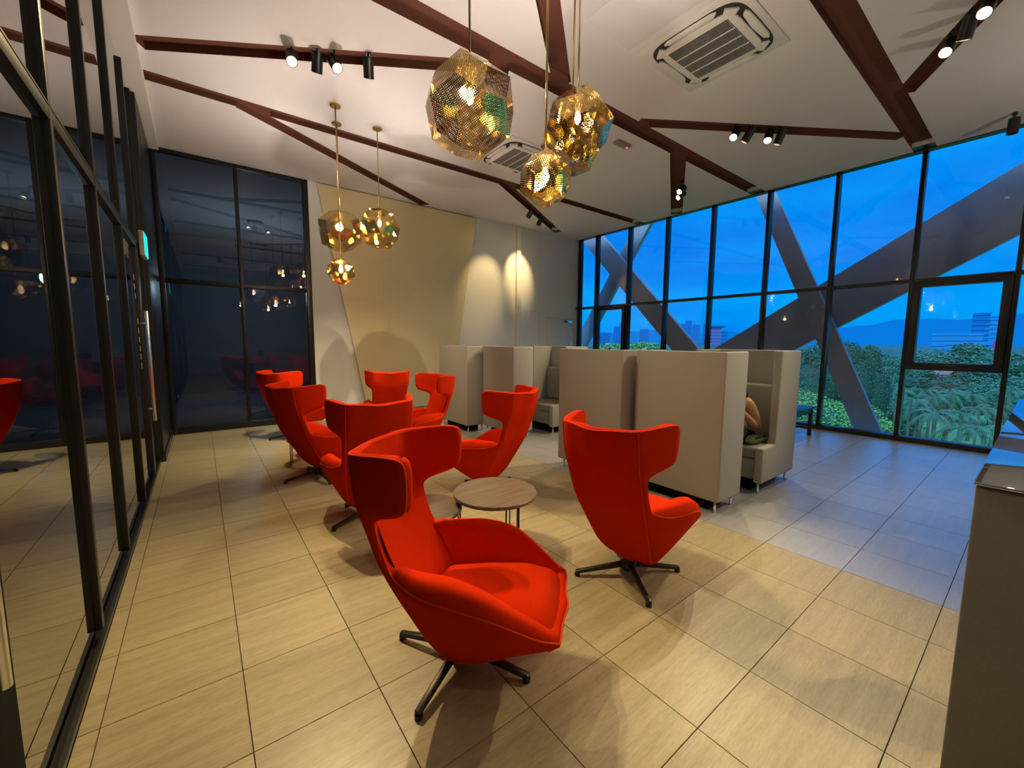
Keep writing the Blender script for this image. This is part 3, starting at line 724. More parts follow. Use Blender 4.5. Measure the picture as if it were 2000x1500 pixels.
def pendant(label, x, y, z, rad, rot, group, energy):
    energy *= (20.0 if rad < .2 else (5.5 if group == g2 else 3.2 if group == g1 else 13.0))
    t = thing('pendant_lamp', label, 'pendant lamp', (x, y, z), 0, group)
    E = Matrix.Rotation(rot[0], 3, 'X') @ Matrix.Rotation(rot[1], 3, 'Y') @ Matrix.Rotation(rot[2], 3, 'Z')
    me = bpy.data.meshes.new('shade'); vs = []; fs = []; uvs = []
    for f in rhombic_triacontahedron(rad * 1.04):
        q = [E @ Vector(p) for p in f]
        n = sum(q, Vector()) / 4
        if (q[1] - q[0]).cross(q[2] - q[1]).dot(n) < 0: q = q[::-1]
        if n.normalized().z > .985: pass
        o = len(vs); vs += [tuple(p) for p in q]; fs.append((o, o + 1, o + 2, o + 3))
        e1 = (q[1] - q[0]).normalized(); nn = (q[1] - q[0]).cross(q[3] - q[0]).normalized(); e2 = nn.cross(e1)
        uvs += [((p - q[0]).dot(e1) / .0105, (p - q[0]).dot(e2) / .0105) for p in q]
    me.from_pydata(vs, [], fs); ul = me.uv_layers.new(name='UVMap')
    for k, u in enumerate(uvs): ul.data[k].uv = u
    me.materials.append(M['perf'])
    so = bpy.data.objects.new('shade', me); COL.objects.link(so); so.parent = t
    top = H - z
    MB().cyl((0, 0, rad * .80), (0, 0, top - .02), .007, n=10).build('rod', M['brass'], t, smooth=True)
    MB().lathe([(.055, top - .022), (.06, top - .016), (.06, top - .0005)], 28).build('ceiling_rose', M['brass'], t, smooth=True, bevel=.002)
    sk = MB().lathe([(.012, rad * .95), (.05, rad * .80), (.052, rad * .74), (.024, rad * .70), (.022, rad * .42), (.018, rad * .40)], 20)
    sk.build('lamp_socket', M['brass'], t, smooth=True)
    b0 = rad * .40
    MB().lathe([(.004, b0 - .085), (.016, b0 - .072), (.024, b0 - .05), (.020, b0 - .022), (.012, b0)], 16).build('bulb', M['bulb'], t, smooth=True)
    # weak bulb light, plus an uplight spot added to brighten the ceiling
    add_lamp('pendant_light', 'POINT', t, (0, 0, b0 - .12), energy * .14, WARM, shadow_soft_size=.03)
    add_lamp('pendant_fill_uplight', 'SPOT', t, (0, 0, b0 - .11), energy * .95, (1.0, .86, .74), (0, 0, 5), spot_size=math.radians(172), spot_blend=1.0, shadow_soft_size=.05)
    return t
g1, g2 = 'large cluster of perforated brass pendants', 'far cluster of perforated brass pendants'
pendant('biggest faceted perforated brass pendant, leftmost of the near cluster', 1.319, 2.139, 2.789, .268, (.35, .5, .2), g1, 12)
pendant('large round brass pendant over the small one in the near cluster', 2.306, 2.239, 3.035, .255, (1.0, .2, .7), g1, 12)
pendant('brass pendant half hidden behind the right large one of the near cluster', 2.493, 2.478, 3.052, .25, (.2, 1.1, .4), g1, 10)
pendant('small brass pendant hanging lowest in the near cluster', 1.690, 1.895, 2.416, .16, (.6, .3, 1.0), g1, 9)
pendant('pale brass faceted pendant above the tiny glowing one, far cluster', 1.55, 5.74, 2.88, .28, (.1, .4, .9), g2, 10)
pendant('dark brass faceted pendant with bright reflections, right one of the far cluster', 2.0, 5.54, 2.945, .275, (.8, .9, .1), g2, 12)
pendant('tiny glowing gold pendant hanging lowest in the far cluster', 1.43, 5.33, 2.30, .165, (.3, .2, .5), g2, 12)

g3 = 'unseen brass pendants added behind the viewer as fill light'  # cluster added out of view to light the ceiling and room
pendant('added unseen large brass pendant behind the viewer, nearest the glazed wall', 1.3, -2.3, 2.75, .25, (.3, .6, .2), g3, 5)
pendant('added unseen large brass pendant behind the viewer, farther from the glazed wall', 3.0, -2.7, 3.0, .25, (.9, .2, .2), g3, 5)
pendant('added unseen large brass pendant behind the viewer beyond the counter', 6.2, -1.7, 2.9, .25, (.2, .2, .9), g3, 22)
# ------------------------------------------------------------------ track spotlights
def spot(label, x, y, target, energy, lit=True, size=84, color=WARM, z=None, rad=.050, ln=.17):
    z = H + .060 if z is None else z; x *= 1.038; y *= 1.038; target = (target[0], target[1], target[2])
    t = thing('spotlight', label, 'spotlight', (x, y, z), 0, 'black spotlights in the ceiling channels')
    d = (Vector(target) - Vector((x, y, z - .15))).normalized(); c = Vector((0, 0, -.15))
    MB().box(-.02, .02, -.02, .02, -.03, 0).build('track_adapter', M['black'], t)
    MB().cyl((0, 0, -.03), c, .008, n=8).build('stem', M['black'], t)
    f_, bk = c + d * ln * .5, c + d * (ln * .5 - .055)
    hm = MB().cyl(c - d * ln * .5, f_, rad, n=20, cap=False).cyl(bk, f_, rad * .9, n=20, cap=False).cyl(f_ - d * .0005, f_, rad, rad * .9, n=20, cap=False).cyl(c - d * ln * .5, c - d * (ln * .5 - .001), rad, n=20)
    hm.build('lamp_head', M['black'], t, smooth=True, fix=False).data.set_sharp_from_angle(angle=.6)
    ring = MB().tube([c + d * (ln * .5) + v for v in [(d.orthogonal().normalized() * math.cos(a) + d.cross(d.orthogonal().normalized()) * math.sin(a)) * rad * .92 for a in np.linspace(0, 2 * PI, 21)[:-1]]], .004, 6, closed=True)
    ring.build('bezel', M['track'], t, smooth=True)
    MB().cyl(bk, bk + d * .004, rad * .89, n=20).build('lens', M['lens' if lit else 'lensoff'], t)
    if lit and energy:
        p = c + d * (ln * .5 + .015)
        add_lamp('spot_light', 'SPOT', t, p, energy, color, p + d, spot_size=math.radians(size), spot_blend=.8, shadow_soft_size=.02)
    return t
S = 120
spot('blazing spotlight in the slanting channel near the glass wall, aimed at us', .82, 4.42, (.35, 1.1, 0), S * 2.0, size=74, color=(1, .74, .32))
spot('dark-looking spotlight between two glaring ones in the slanting channel, aimed away', 1.02, 4.34, (1.2, 6.6, .6), S * 2.0, size=60)
spot('second glaring spotlight in the slanting channel near the glass wall', 1.15, 4.26, (2.0, 1.0, 0), S * 1.3, size=70)
spot('black spotlight aimed away at the end of the row above the far pendants', 1.42, 4.12, (2.3, 6.5, .7), S * 2.0, size=60)
spot('glaring spotlight in the row of four near the window, first from the long channel', 5.41, 2.56, (1.6, 2.4, 0), S * .9)
spot('black spotlight second in the row of four near the window', 5.56, 2.47, (5.2, 5.2, 0), S * 1.2, size=90)
spot('glaring spotlight third in the row of four near the window', 5.79, 2.33, (3.2, 1.9, 0), S * .6)
spot('black spotlight last in the row of four near the window', 5.92, 2.25, (6.2, 4.0, 0), S * 1.2, size=74)
spot('brightest spotlight at the upper right corner of the ceiling', 4.94, .50, (1.5, .9, 0), S * .8, size=50)
spot('bright spotlight next to the brightest one in the upper right slanting channel', 5.32, .74, (2.2, 1.4, .3), S * 1.0, size=44)
spot('dark spotlight head tucked between the two bright ones at upper right', 5.12, .61, (6.6, 1.6, 0), S * .8, size=74)
spot('upper spotlight of the pair in the short channel by the window', 6.62, 3.97, (1.2, 4.4, 0), S * 2.2, size=46)
spot('lower spotlight of the pair in the short channel by the window', 6.86, 4.12, (1.4, 6.0, 0), S * 1.8, size=46)
spot('left spotlight of the pair lighting the white wall', 5.45, 6.56, (5.30, 8.0, 2.75), 80, size=46, color=(1, .72, .30))
spot('right spotlight of the pair lighting the white wall', 5.95, 6.83, (6.30, 8.0, 3.15), 120, size=44, color=(1, .72, .30))
spot('black spotlight at the right edge of the ceiling by the window', 7.6, .45, (7.9, .6, 0), 0, False, z=H)
# unseen lamps added behind the viewer, aimed straight down for floor bounce
for k, (x, y) in enumerate(((.7, -1.0), (2.6, -1.0), (4.6, -1.0), (6.6, -1.0), (.7, -3.5), (2.6, -3.5), (4.6, -3.5), (6.6, -3.5))):
    if k % 4 > 1: continue
    spot('added unseen spotlight behind the viewer, %s from the glass wall in the %s channel' % (('first', 'second', 'third', 'fourth')[k % 4], ('nearer', 'farther')[k // 4]), x / 1.038, y / 1.038, (x, y - .1, 0), S * .15, size=120)

spot('added unseen spotlight behind the viewer over the counter, aimed at the grey booths', 5.2, -.97, (3.45, 2.0, .6), S * 1.7, size=40)  # assumed lamp out of view, added to brighten the near ends of the booths
# ------------------------------------------------------------------ ceiling cassettes
def cassette(label, x, y):
    t = thing('air_conditioner', label, 'air conditioner', (x, y, H), 0, 'ceiling cassette air conditioners')
    MB().box(-.485, .485, -.485, .485, -.012, -.0005).build('fascia', M['acwhite'], t, bevel=.004)
    def sup(a, b, n, k=40):
        return [(a * math.copysign(abs(math.cos(q)) ** (2 / n), math.cos(q)), b * math.copysign(abs(math.sin(q)) ** (2 / n), math.sin(q))) for q in np.linspace(0, 2 * PI, k + 1)[:-1]]
    MB().prism(sup(.425, .425, 5), 'z', -.018, -.012).build('shadow_gap', M['acdark'], t)
    MB().prism(sup(.345, .345, 6), 'z', -.040, -.018).build('centre_panel', M['acwhite'], t, bevel=.006)
    for k in range(4):
        a = k * PI / 2; c, s = math.cos(a), math.sin(a)
        pr = [(u * c - v * s, u * s + v * c) for u, v in ((.365, -.20), (.40, -.24), (.418, -.20), (.422, 0), (.418, .20), (.40, .24), (.365, .20), (.352, 0))]
        MB().prism(pr, 'z', -.036, -.016).build('air_flap', M['acwhite'], t, bevel=.004)
        pr = [(u * c - v * s, u * s + v * c) for u, v in ((.33, .26), (.26, .33), (.30, .385), (.385, .30))]
        MB().prism(pr, 'z', -.038, -.016).build('corner_cover', M['acwhite'], t, bevel=.006)
    MB().box(-.275, .275, -.275, .275, -.042, -.040).build('grille_back', M['acdark'], t)
    g = MB()
    for i in range(44):
        yv = -.27 + i * .54 / 43; g.box(-.272, .272, yv - .0028, yv + .0028, -.047, -.042)
    o = g.build('grille_slats', M['grille'], t, fix=False); o['kind'] = 'stuff'
    for xv in (-.138, 0, .138): MB().box(xv - .006, xv + .006, -.275, .275, -.049, -.041).build('grille_rib', M['acwhite'], t)
    return t
cassette('near ceiling air conditioner cassette between the brown beams', 3.97, 2.145)
cassette('far ceiling air conditioner cassette half hidden behind the brass pendants', 3.97, 5.08)
sg = thing('ceiling_sensor', 'small grey ceiling sensor with a red light', 'sensor', (4.84, 3.83, H))
MB().box(-.14, .14, -.05, .05, -.03, -.0005).build('housing', M['grille'], sg, bevel=.006)
MB().cyl((.10, 0, -.036), (.10, 0, -.030), .016, n=12).build('indicator', M['led'], sg)
hp = thing('access_panel', 'flush square access panel in the ceiling beside the near air conditioner', 'panel', (3.1, 2.15, H))
MB().box(-.3, .3, -.5, .5, -.004, -.0005).build('cover', M['ceil'], hp, bevel=.002)

# ------------------------------------------------------------------ seated person (mostly hidden behind the booth)
def skin_mesh(name, joints, edges, m, parent, sub=2, root=0):
    me = bpy.data.meshes.new(name); me.from_pydata([j[0] for j in joints], edges, []); me.materials.append(m)
    o = bpy.data.objects.new(name, me); COL.objects.link(o); o.parent = parent
    sk = o.modifiers.new('skin', 'SKIN'); sk.use_smooth_shade = True
    if not me.skin_vertices: bpy.context.view_layer.update()
    for i, j in enumerate(joints):
        rr = j[1] if isinstance(j[1], tuple) else (j[1], j[1]); me.skin_vertices[0].data[i].radius = rr; me.skin_vertices[0].data[i].use_root = (i == root)
    ss = o.modifiers.new('sub', 'SUBSURF'); ss.levels = sub; ss.render_levels = sub
    return o
pn = thing('person', 'seated person leaning forward in the grey booth, bare arm bent, dark top', 'person', (4.45, 1.97, 0))
def Lc(x, y, z): return (x - 4.45, y - 1.97, z)
J = [(Lc(4.50, 1.97, .545), (.13, .15)), (Lc(4.46, 1.96, .66), (.10, .13)), (Lc(4.38, 1.94, .80), (.11, .14)), (Lc(4.28, 1.92, .90), (.09, .12)), (Lc(4.22, 1.915, .955), .05), (Lc(4.17, 1.91, 1.01), .048),
     (Lc(4.33, 1.755, .865), .052), (Lc(4.45, 1.735, .71), .044), (Lc(4.555, 1.745, .575), .038), (Lc(4.38, 1.75, .68), .036), (Lc(4.215, 1.77, .785), .027), (Lc(4.165, 1.78, .815), (.040, .018)),
     (Lc(4.28, 2.08, .87), .05), (Lc(4.22, 2.10, .72), .044), (Lc(4.12, 2.08, .62), .037), (Lc(4.10, 2.01, .75), .034), (Lc(4.09, 1.96, .86), .027), (Lc(4.085, 1.945, .905), (.040, .018)),
     (Lc(4.42, 1.87, .545), .085), (Lc(4.20, 1.86, .565), .072), (Lc(4.03, 1.86, .535), .058), (Lc(4.035, 1.86, .32), .052), (Lc(4.05, 1.86, .08), .036),
     (Lc(4.42, 2.07, .545), .085), (Lc(4.20, 2.08, .565), .072), (Lc(4.03, 2.09, .535), .058), (Lc(4.035, 2.09, .32), .052), (Lc(4.05, 2.09, .08), .036)]
E_ = [(0, 1), (1, 2), (2, 3), (3, 4), (4, 5), (3, 6), (6, 7), (7, 8), (8, 9), (9, 10), (10, 11), (3, 12), (12, 13), (13, 14), (14, 15), (15, 16), (16, 17), (0, 18), (18, 19), (19, 20), (20, 21), (21, 22), (0, 23), (23, 24), (24, 25), (25, 26), (26, 27)]
def fingers(base, d, s, n0):
    jj = []; ee = []; d = Vector(d).normalized(); s = Vector(s).normalized(); nrm = d.cross(s)
    for k, (off, ln) in enumerate(((-.026, .062), (-.009, .072), (.009, .068), (.025, .052))):
        p = Vector(base) + s * off; prev = 11 if n0 == 'a' else 17
        for q in range(3):
            p = p + (d * math.cos(.35 * q) + nrm * math.sin(.35 * q)) * ln / 2.4; jj.append((tuple(p), .0085 - .001 * q)); i = len(J) + len(jj) - 1; ee.append((prev, i)); prev = i
    p = Vector(base) - s * .035 - d * .01; prev = 11 if n0 == 'a' else 17
    for q in range(2):
        jj.append((tuple(p), .0095)); i = len(J) + len(jj) - 1; ee.append((prev, i)); prev = i; p = p + (d * .7 - s * .5).normalized() * .03
    return jj, ee
for base, d, s, nm in ((J[11][0], (-.75, .1, .5), (0, 1, .1), 'a'), (J[17][0], (-.2, -.3, .9), (.9, .3, .1), 'b')):
    jj, ee = fingers(base, d, s, nm); J += jj; E_ += ee
skin_mesh('body', J, E_, M['skin'], pn, 2)
hc = Vector(Lc(4.13, 1.905, 1.09))
def ellip(c, r, n=20, m=14, tilt=0.0, fn=None):
    vs = []; fs = []
    for i in range(m + 1):
        a = PI * i / m
        for k in range(n):
            b = 2 * PI * k / n; p = Vector((r[0] * math.sin(a) * math.cos(b), r[1] * math.sin(a) * math.sin(b), r[2] * math.cos(a)))
            if fn: p = fn(p)
            p = Matrix.Rotation(tilt, 3, 'Y') @ p; vs.append(tuple(c + p))
    for i in range(m):
        for k in range(n): fs.append((i * n + k, i * n + (k + 1) % n, (i + 1) * n + (k + 1) % n, (i + 1) * n + k))
    return vs, fs
def facef(p):
    if p.x < -.06 and abs(p.y) < .02 and -.035 < p.z < .01: p.x -= .02          # nose (faces -X)
    if p.z < -.05: p.y *= .8
    return p
v, f = ellip(hc, (.092, .075, .115), 28, 22, -.45, facef); hd = MB().add(v, f).build('head', M['skin'], pn, smooth=True)
for s in (-1, 1):
    q = Matrix.Rotation(-.45, 3, 'Y') @ Vector((-.083, s * .03, .012)); v, f = ellip(hc + q, (.008, .012, .007), 10, 8); MB().add(v, f).build('eye', M['hair'], hd, smooth=True)
    q = Matrix.Rotation(-.45, 3, 'Y') @ Vector((.005, s * .074, -.005)); v, f = ellip(hc + q, (.018, .010, .03), 10, 8); MB().add(v, f).build('ear', M['skin'], hd, smooth=True)
q = Matrix.Rotation(-.45, 3, 'Y') @ Vector((-.080, 0, -.055)); v, f = ellip(hc + q, (.008, .022, .006), 10, 8); MB().add(v, f).build('mouth', mat('lips', (.35, .10, .08), .5), hd, smooth=True)
def hairf(p):
    if p.x < -.03 and p.z < .06: p *= .86
    return p
v, f = ellip(hc + Vector((.012, 0, .012)), (.103, .088, .122), 24, 18, -.45, hairf); hr = MB().add(v, f).build('hair', M['hair'], pn, smooth=True)
MB().tube([hc + Vector((.07, -.04, .03)), hc + Vector((.13, -.07, -.06)), Vector(Lc(4.315, 1.80, .93)), Vector(Lc(4.325, 1.775, .885))], [.05, .055, .04, .012], 10).build('hair_lock', M['hair'], hr, smooth=True)
skin_mesh('tank_top', [(Lc(4.505, 1.97, .535), (.150, .17)), (Lc(4.465, 1.96, .66), (.115, .145)), (Lc(4.385, 1.94, .80), (.122, .152)), (Lc(4.31, 1.925, .875), (.10, .12))], [(0, 1), (1, 2), (2, 3)], M['tank'], pn, 2)
for s, y0 in ((0, 1.865), (1, 2.08)):
    skin_mesh('trouser_leg', [(Lc(4.47, y0, .545), .10), (Lc(4.20, y0, .568), .084), (Lc(4.025, y0, .53), .070), (Lc(4.032, y0, .32), .062), (Lc(4.048, y0, .12), .052)], [(0, 1), (1, 2), (2, 3), (3, 4)], M['pants'], pn, 2)
    v, f = ellip(Vector(Lc(4.005, y0, .042)), (.11, .042, .042), 16, 10); MB().add(v, f).build('shoe', M['black'], pn, smooth=True)
bg_ = thing('cloth_bag', 'crumpled olive cloth bag on the booth seat beside the person', 'bag', (4.45, 1.72, .452))
def crump(p):
    p = p.copy(); k = 1 + .14 * math.sin(p.x * 40 + 1) * math.cos(p.y * 37) + .1 * math.sin(p.z * 60 + p.x * 25); p *= k
    p.z = max(p.z, -.035); return p
v, f = ellip(Vector((0, 0, .033)), (.18, .075, .040), 40, 22, 0, crump); MB().add(v, f).build('bag_body', M['olive'], bg_, smooth=True)
MB().tube([(-.10, -.03, .05), (-.04, -.055, .078), (.06, -.05, .08), (.12, -.03, .045)], .008, 8).build('strap', M['tank'], bg_, smooth=True)
jk = thing('jacket', 'dark jacket lying on the booth seat next to the backrest', 'jacket', (4.57, 1.86, .452))
v, f = ellip(Vector((0, 0, .055)), (.085, .075, .085), 32, 18, 0, crump); MB().add(v, f).build('jacket_body', M['tank'], jk, smooth=True)

# ------------------------------------------------------------------ outside: park, trees, city, hills
GZ = -13.0
grd = MB().add([(12, -900, GZ), (4000, -3000, GZ), (4000, 4500, GZ), (12, 1500, GZ)], [(0, 1, 2, 3)]).build('ground', M['grass']); struct(grd, 'green lawn of the park below the window', 'lawn')
pth = MB().bar((40, -20, GZ + .03), (72, 22, GZ + .03), 2.2, .05).build('path_road', M['path']); struct(pth, 'bluish path crossing the lawn', 'path')

def leaf_crown(n, seed, rx=1.0, rz=.8, lumps=14, size=.09):
    r = np.random.default_rng(seed); vs = []; fs = []
    cs = r.normal(size=(lumps, 3)); cs /= np.linalg.norm(cs, axis=1, keepdims=True); cs *= r.uniform(.35, .72, (lumps, 1)); cs[:, 2] *= rz
    rad = r.uniform(.28, .45, lumps)
    for k in range(n):
        i = r.integers(lumps); d = r.normal(size=3); d /= np.linalg.norm(d)
        if d[2] < -.5: d[2] *= -1
        p = cs[i] + d * rad[i] * r.uniform(.82, 1.05); nrm = d + r.normal(size=3) * .55; nrm /= np.linalg.norm(nrm)
        a = np.cross(nrm, r.normal(size=3)); a /= np.linalg.norm(a); b = np.cross(nrm, a); s = size * r.uniform(.6, 1.3)
        o = len(vs); vs += [p + a * s, p + b * s * .6, p - a * s, p - b * s * .6]; fs.append((o, o + 1, o + 2, o + 3))
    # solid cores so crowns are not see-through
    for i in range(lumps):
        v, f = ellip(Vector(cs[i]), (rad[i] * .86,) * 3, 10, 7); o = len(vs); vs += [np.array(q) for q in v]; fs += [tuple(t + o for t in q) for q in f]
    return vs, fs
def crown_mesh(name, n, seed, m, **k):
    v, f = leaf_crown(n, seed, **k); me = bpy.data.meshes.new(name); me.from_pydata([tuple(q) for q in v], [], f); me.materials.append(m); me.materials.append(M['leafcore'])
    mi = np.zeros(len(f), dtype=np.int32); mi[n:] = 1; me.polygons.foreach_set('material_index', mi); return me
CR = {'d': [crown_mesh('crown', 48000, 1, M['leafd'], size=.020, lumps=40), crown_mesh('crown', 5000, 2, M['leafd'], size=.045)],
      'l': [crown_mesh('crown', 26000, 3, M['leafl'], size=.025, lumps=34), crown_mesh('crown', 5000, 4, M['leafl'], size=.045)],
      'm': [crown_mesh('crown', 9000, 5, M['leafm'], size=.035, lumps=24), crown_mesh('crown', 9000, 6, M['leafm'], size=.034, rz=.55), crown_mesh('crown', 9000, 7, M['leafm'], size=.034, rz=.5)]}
trunk_me = None
def tree(x, y, top, rad, kind, var, label, group, rz=None, squash=.9):
    global trunk_me
    t = thing('tree', label, 'tree', (x, y, GZ), 0, group)
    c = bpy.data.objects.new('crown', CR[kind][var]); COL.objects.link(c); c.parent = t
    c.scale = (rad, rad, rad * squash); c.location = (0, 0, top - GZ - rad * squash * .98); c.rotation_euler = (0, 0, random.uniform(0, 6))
    if trunk_me is None:
        tr = MB().tube([(0, 0, 0), (.01, .0, .5), (0, .01, 1)], [.06, .04, .03], 8).build('trunk', M['bark'], t, smooth=True); trunk_me = tr.data
    else:
        tr = bpy.data.objects.new('trunk', trunk_me); COL.objects.link(tr); tr.parent = t
    h = max(top - GZ - rad * .9, 1); tr.scale = (h * .7, h * .7, h)
    return t
tree(46.5, 12.6, 3.0, 4.6, 'd', 0, 'tallest dark leafy tree, close behind the steep strut', 'park trees', squash=1.7)
tree(46.0, 9.9, 2.6, 2.6, 'd', 0, 'right shoulder of the dark tree mass beside the steep strut', 'park trees', squash=2.2)
tree(47.0, 19.0, 2.6, 5.0, 'd', 0, 'dark tree seen between the sofa and the first window post', 'park trees', squash=1.6)
tree(28.8, 6.9, -1.2, 2.6, 'l', 0, 'bright green bushy tree low in front of the tall dark tree', 'park trees')
tree(29.5, 10.3, -.7, 2.9, 'l', 0, 'bright green bushy tree just right of the sofas', 'park trees')
tree(25.5, 8.3, -3.0, 2.2, 'l', 0, 'low bright shrub-like tree behind the small black table', 'park trees')
tree(57.0, 40.0, 3.0, 6.0, 'l', 0, 'pale green tree top above the booth sofas, beyond the far window', 'park trees')
tree(55.0, 45.0, 1.2, 5.5, 'l', 1, 'pale green tree seen through the far opening sash', 'park trees')
tree(52.0, 34.0, 1.0, 5.0, 'l', 1, 'pale green tree just above the long sofa row', 'park trees')
tree(62.0, 62.0, 2.0, 6.5, 'm', 1, 'green tree at the far window corner', 'park trees')
tree(179.0, 13.0, 2.6, 13.0, 'm', 0, 'big domed tree standing above the woods below the towers', 'park trees', squash=.62)
nt_ = 0
for ring, (dist, n, top, rad) in enumerate(((88, 16, -4.6, 6.0), (112, 22, -4.2, 7.0), (140, 26, -3.4, 8), (180, 30, -3.2, 9), (235, 34, -2.6, 11), (310, 34, -1.8, 14))):
    for i in range(n):
        a = math.radians(-3 + 55 * (i + random.uniform(.1, .9)) / n); d = dist * random.uniform(.93, 1.08)
        x, y = d * math.cos(a), d * math.sin(a)
        if ring == 0 and a < math.radians(8): continue
        tree(x, y, top + random.uniform(-1.5, 1.0), rad * random.uniform(.8, 1.2), random.choice('mmmmd'), 1, 'tree of the distant woodland beyond the lawn', 'woodland trees beyond the lawn', squash=.75)
fv, ff = [], []
nx, ny = 60, 120
for i in range(nx + 1):
    for j in range(ny + 1):
        d = 330 + (i / nx) ** 1.6 * 900; a = math.radians(-14 + 75 * j / ny)
        fv.append((d * math.cos(a), d * math.sin(a), -9 + 6.5 * abs(math.sin(i * 1.7 + j * 2.3)) * abs(math.cos(j * 1.31 + i * .7)) + i / nx * 3 + rng.uniform(-1, 1)))
for i in range(nx):
    for j in range(ny): q = i * (ny + 1) + j; ff.append((q, q + 1, q + ny + 2, q + ny + 1))
fw = MB().add(fv, ff).build('woodland_canopy', M['canopy'], smooth=True, fix=False); fw['kind'] = 'stuff'; tag(fw, 'continuous green woodland canopy far below the hills', 'woodland')

# palms
def palm_mesh():
    mb = MB(); r = np.random.default_rng(5)
    for k in range(13):
        a = 2 * PI * k / 13 + r.uniform(-.15, .15); up = r.uniform(.15, .95); L = r.uniform(2.4, 3.1); pts = []
        for s in np.linspace(0, 1, 8):
            pts.append(Vector((math.cos(a) * L * s * (1 - .15 * s), math.sin(a) * L * s * (1 - .15 * s), up * L * s * .9 - 1.75 * s * s * L * .55)))
        for i in range(7):
            p, q = pts[i], pts[i + 1]; d = (q - p).normalized(); w = d.cross(Vector((0, 0, 1))).normalized(); lw = .42 * math.sin(PI * (i + .8) / 8.2)
            for s in (-1, 1):
                for z in range(3):
                    b = p + (q - p) * (z / 3); b2 = b + d * .10; tip = b + w * s * lw + d * .28 + Vector((0, 0, -lw * .75))
                    mb.add([b, b2, tip], [(0, 1, 2)])
    return mb
pm = pt = None
pr_ = random.Random(3)
plist = []
for i in range(20):
    a = math.radians(1.5 + 12.5 * (i + pr_.uniform(.05, .95)) / 20); d = pr_.choice((66, 72, 78, 84, 90)) * pr_.uniform(.97, 1.03); plist.append((d * math.cos(a), d * math.sin(a), pr_.uniform(5.8, 8.2)))
plist += [(52, 3.9, 7.2), (53, 2.6, 7.0), (58, 6.2, 7.6), (56, 1.2, 7.0)]
for i, (x, y, h) in enumerate(plist):
    t = thing('palm_tree', 'palm tree in the dense grove on the lawn' if i < 20 else ('front palm tree left of the counter on the lawn', 'front palm tree nearest the counter corner', 'tall front palm tree under the opening sash', 'front palm tree mostly hidden by the counter')[i - 20], 'palm tree', (x, y, GZ), pr_.uniform(0, 6), 'palms on the lawn')
    if pm is None:
        c = palm_mesh().build('fronds', M['palm'], t, fix=False); pm = c.data
        k = MB().tube([(0, 0, 0), (.02, 0, .3), (.015, .01, .7), (0, 0, 1)], [.032, .022, .019, .022], 8).build('trunk', M['bark'], t, smooth=True); pt = k.data
    else:
        c = bpy.data.objects.new('fronds', pm); COL.objects.link(c); c.parent = t
        k = bpy.data.objects.new('trunk', pt); COL.objects.link(k); k.parent = t
    c.location = (0, 0, h); k.scale = (h, h, h); c.scale = (1.0,) * 3

# city and hills
def tower(label, x, y, top, w, d, m, floors=10, crown=None):
    t = thing('tower_block', label, 'building', (x, y, GZ), math.atan2(y, x), 'skyline buildings'); h = top - GZ
    MB().box(-d / 2, d / 2, -w / 2, w / 2, 0, h).build('wall', m, t)
    for k in range(floors):
        z = h - (k + .5) * (h / floors); MB().box(-d / 2 - .6, -d / 2 - .01, -w / 2 - .2, w / 2 + .2, z, z + h / floors * .25).build('floor_band', m, t)
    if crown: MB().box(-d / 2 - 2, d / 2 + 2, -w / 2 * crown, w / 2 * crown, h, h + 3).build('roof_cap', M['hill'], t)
    return t
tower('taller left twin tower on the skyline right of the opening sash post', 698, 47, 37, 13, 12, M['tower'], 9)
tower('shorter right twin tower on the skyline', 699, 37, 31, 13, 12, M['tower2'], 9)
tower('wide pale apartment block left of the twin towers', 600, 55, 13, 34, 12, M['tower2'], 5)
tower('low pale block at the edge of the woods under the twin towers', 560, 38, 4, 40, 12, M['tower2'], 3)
tower('rose striped tower with flat roof cap behind the shallow strut', 628, 310, 25, 17, 14, M['towerr'], 8, 1.5)
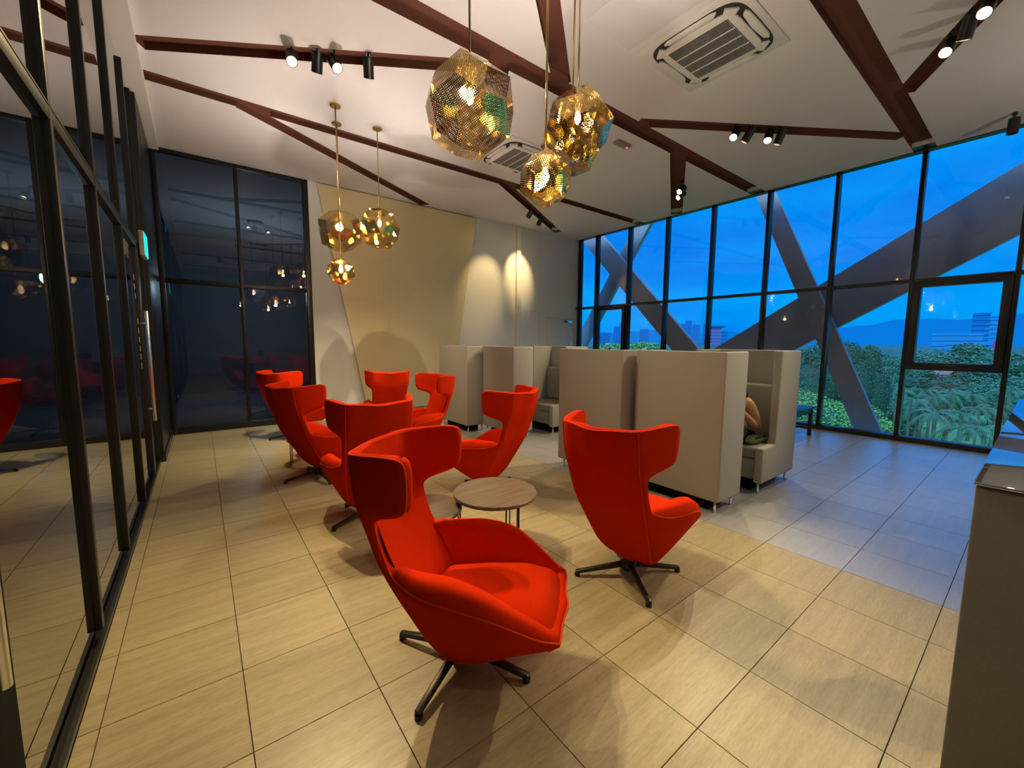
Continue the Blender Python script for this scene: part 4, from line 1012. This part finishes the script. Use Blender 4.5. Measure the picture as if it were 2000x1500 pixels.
for i, (x, y, top, w) in enumerate(((712, 560, 36, 16), (710, 545, 44, 12), (700, 590, 22, 30), (750, 520, 30, 18), (770, 470, 26, 22), (784, 452, 40, 12), (784, 441, 46, 12), (790, 428, 38, 14), (800, 412, 40, 12), (820, 390, 26, 18), (660, 620, 18, 30))):
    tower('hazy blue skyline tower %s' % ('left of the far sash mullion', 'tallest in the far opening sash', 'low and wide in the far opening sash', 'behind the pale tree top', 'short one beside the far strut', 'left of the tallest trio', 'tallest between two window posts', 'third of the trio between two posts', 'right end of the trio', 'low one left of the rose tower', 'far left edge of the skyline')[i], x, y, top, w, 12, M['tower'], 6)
sgb = thing('billboard', 'small magenta sign among the trees under the twin towers', 'billboard', (399.5, 18.5, GZ)); MB().box(-1, 1, -2.2, 2.2, 12, 17).build('board', M['sign'], sgb); MB().box(-.4, .4, -.4, .4, 0, 12).build('post', M['bark'], sgb)
ho = thing('pavilion', 'pale roofed pavilion among the trees below the opening sash', 'building', (150, 15.5, GZ), .1)
MB().box(-2.8, 2.8, -2.6, 2.6, 0, 7).build('wall', M['white'], ho); MB().prism([(-3, 7), (3, 7), (0, 8.6)], 'x', -3.2, 3.2).build('roof', M['rooft'], ho)
hv, hf = [], []
for i in range(121):
    a = math.radians(-16 + 82 * i / 120); d = 3000
    hz = 118 + 26 * math.cos((math.degrees(a) - 1) * .16) + 10 * math.sin(math.degrees(a) * .75 + 1.2) + 4 * math.sin(math.degrees(a) * 2.1) - max(0, math.degrees(a) - 14) * 2.6
    for dd, z in ((0, -20), (500, hz * .6), (900, hz), (1500, hz * .9), (2500, -20)): hv.append(((d + dd) * math.cos(a), (d + dd) * math.sin(a), z * (1 + dd / 3000 * .9) if z > 0 else z))
for i in range(120):
    for j in range(4): q = i * 5 + j; hf.append((q, q + 1, q + 6, q + 5))
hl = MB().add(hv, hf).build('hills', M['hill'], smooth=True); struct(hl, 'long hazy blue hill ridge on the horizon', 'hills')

for n_ in ('counter_top',):
    b_ = bpy.data.materials[n_].node_tree.nodes['Principled BSDF']; b_.inputs['IOR'].default_value = 3.2; b_.inputs['Coat IOR'].default_value = 1.8
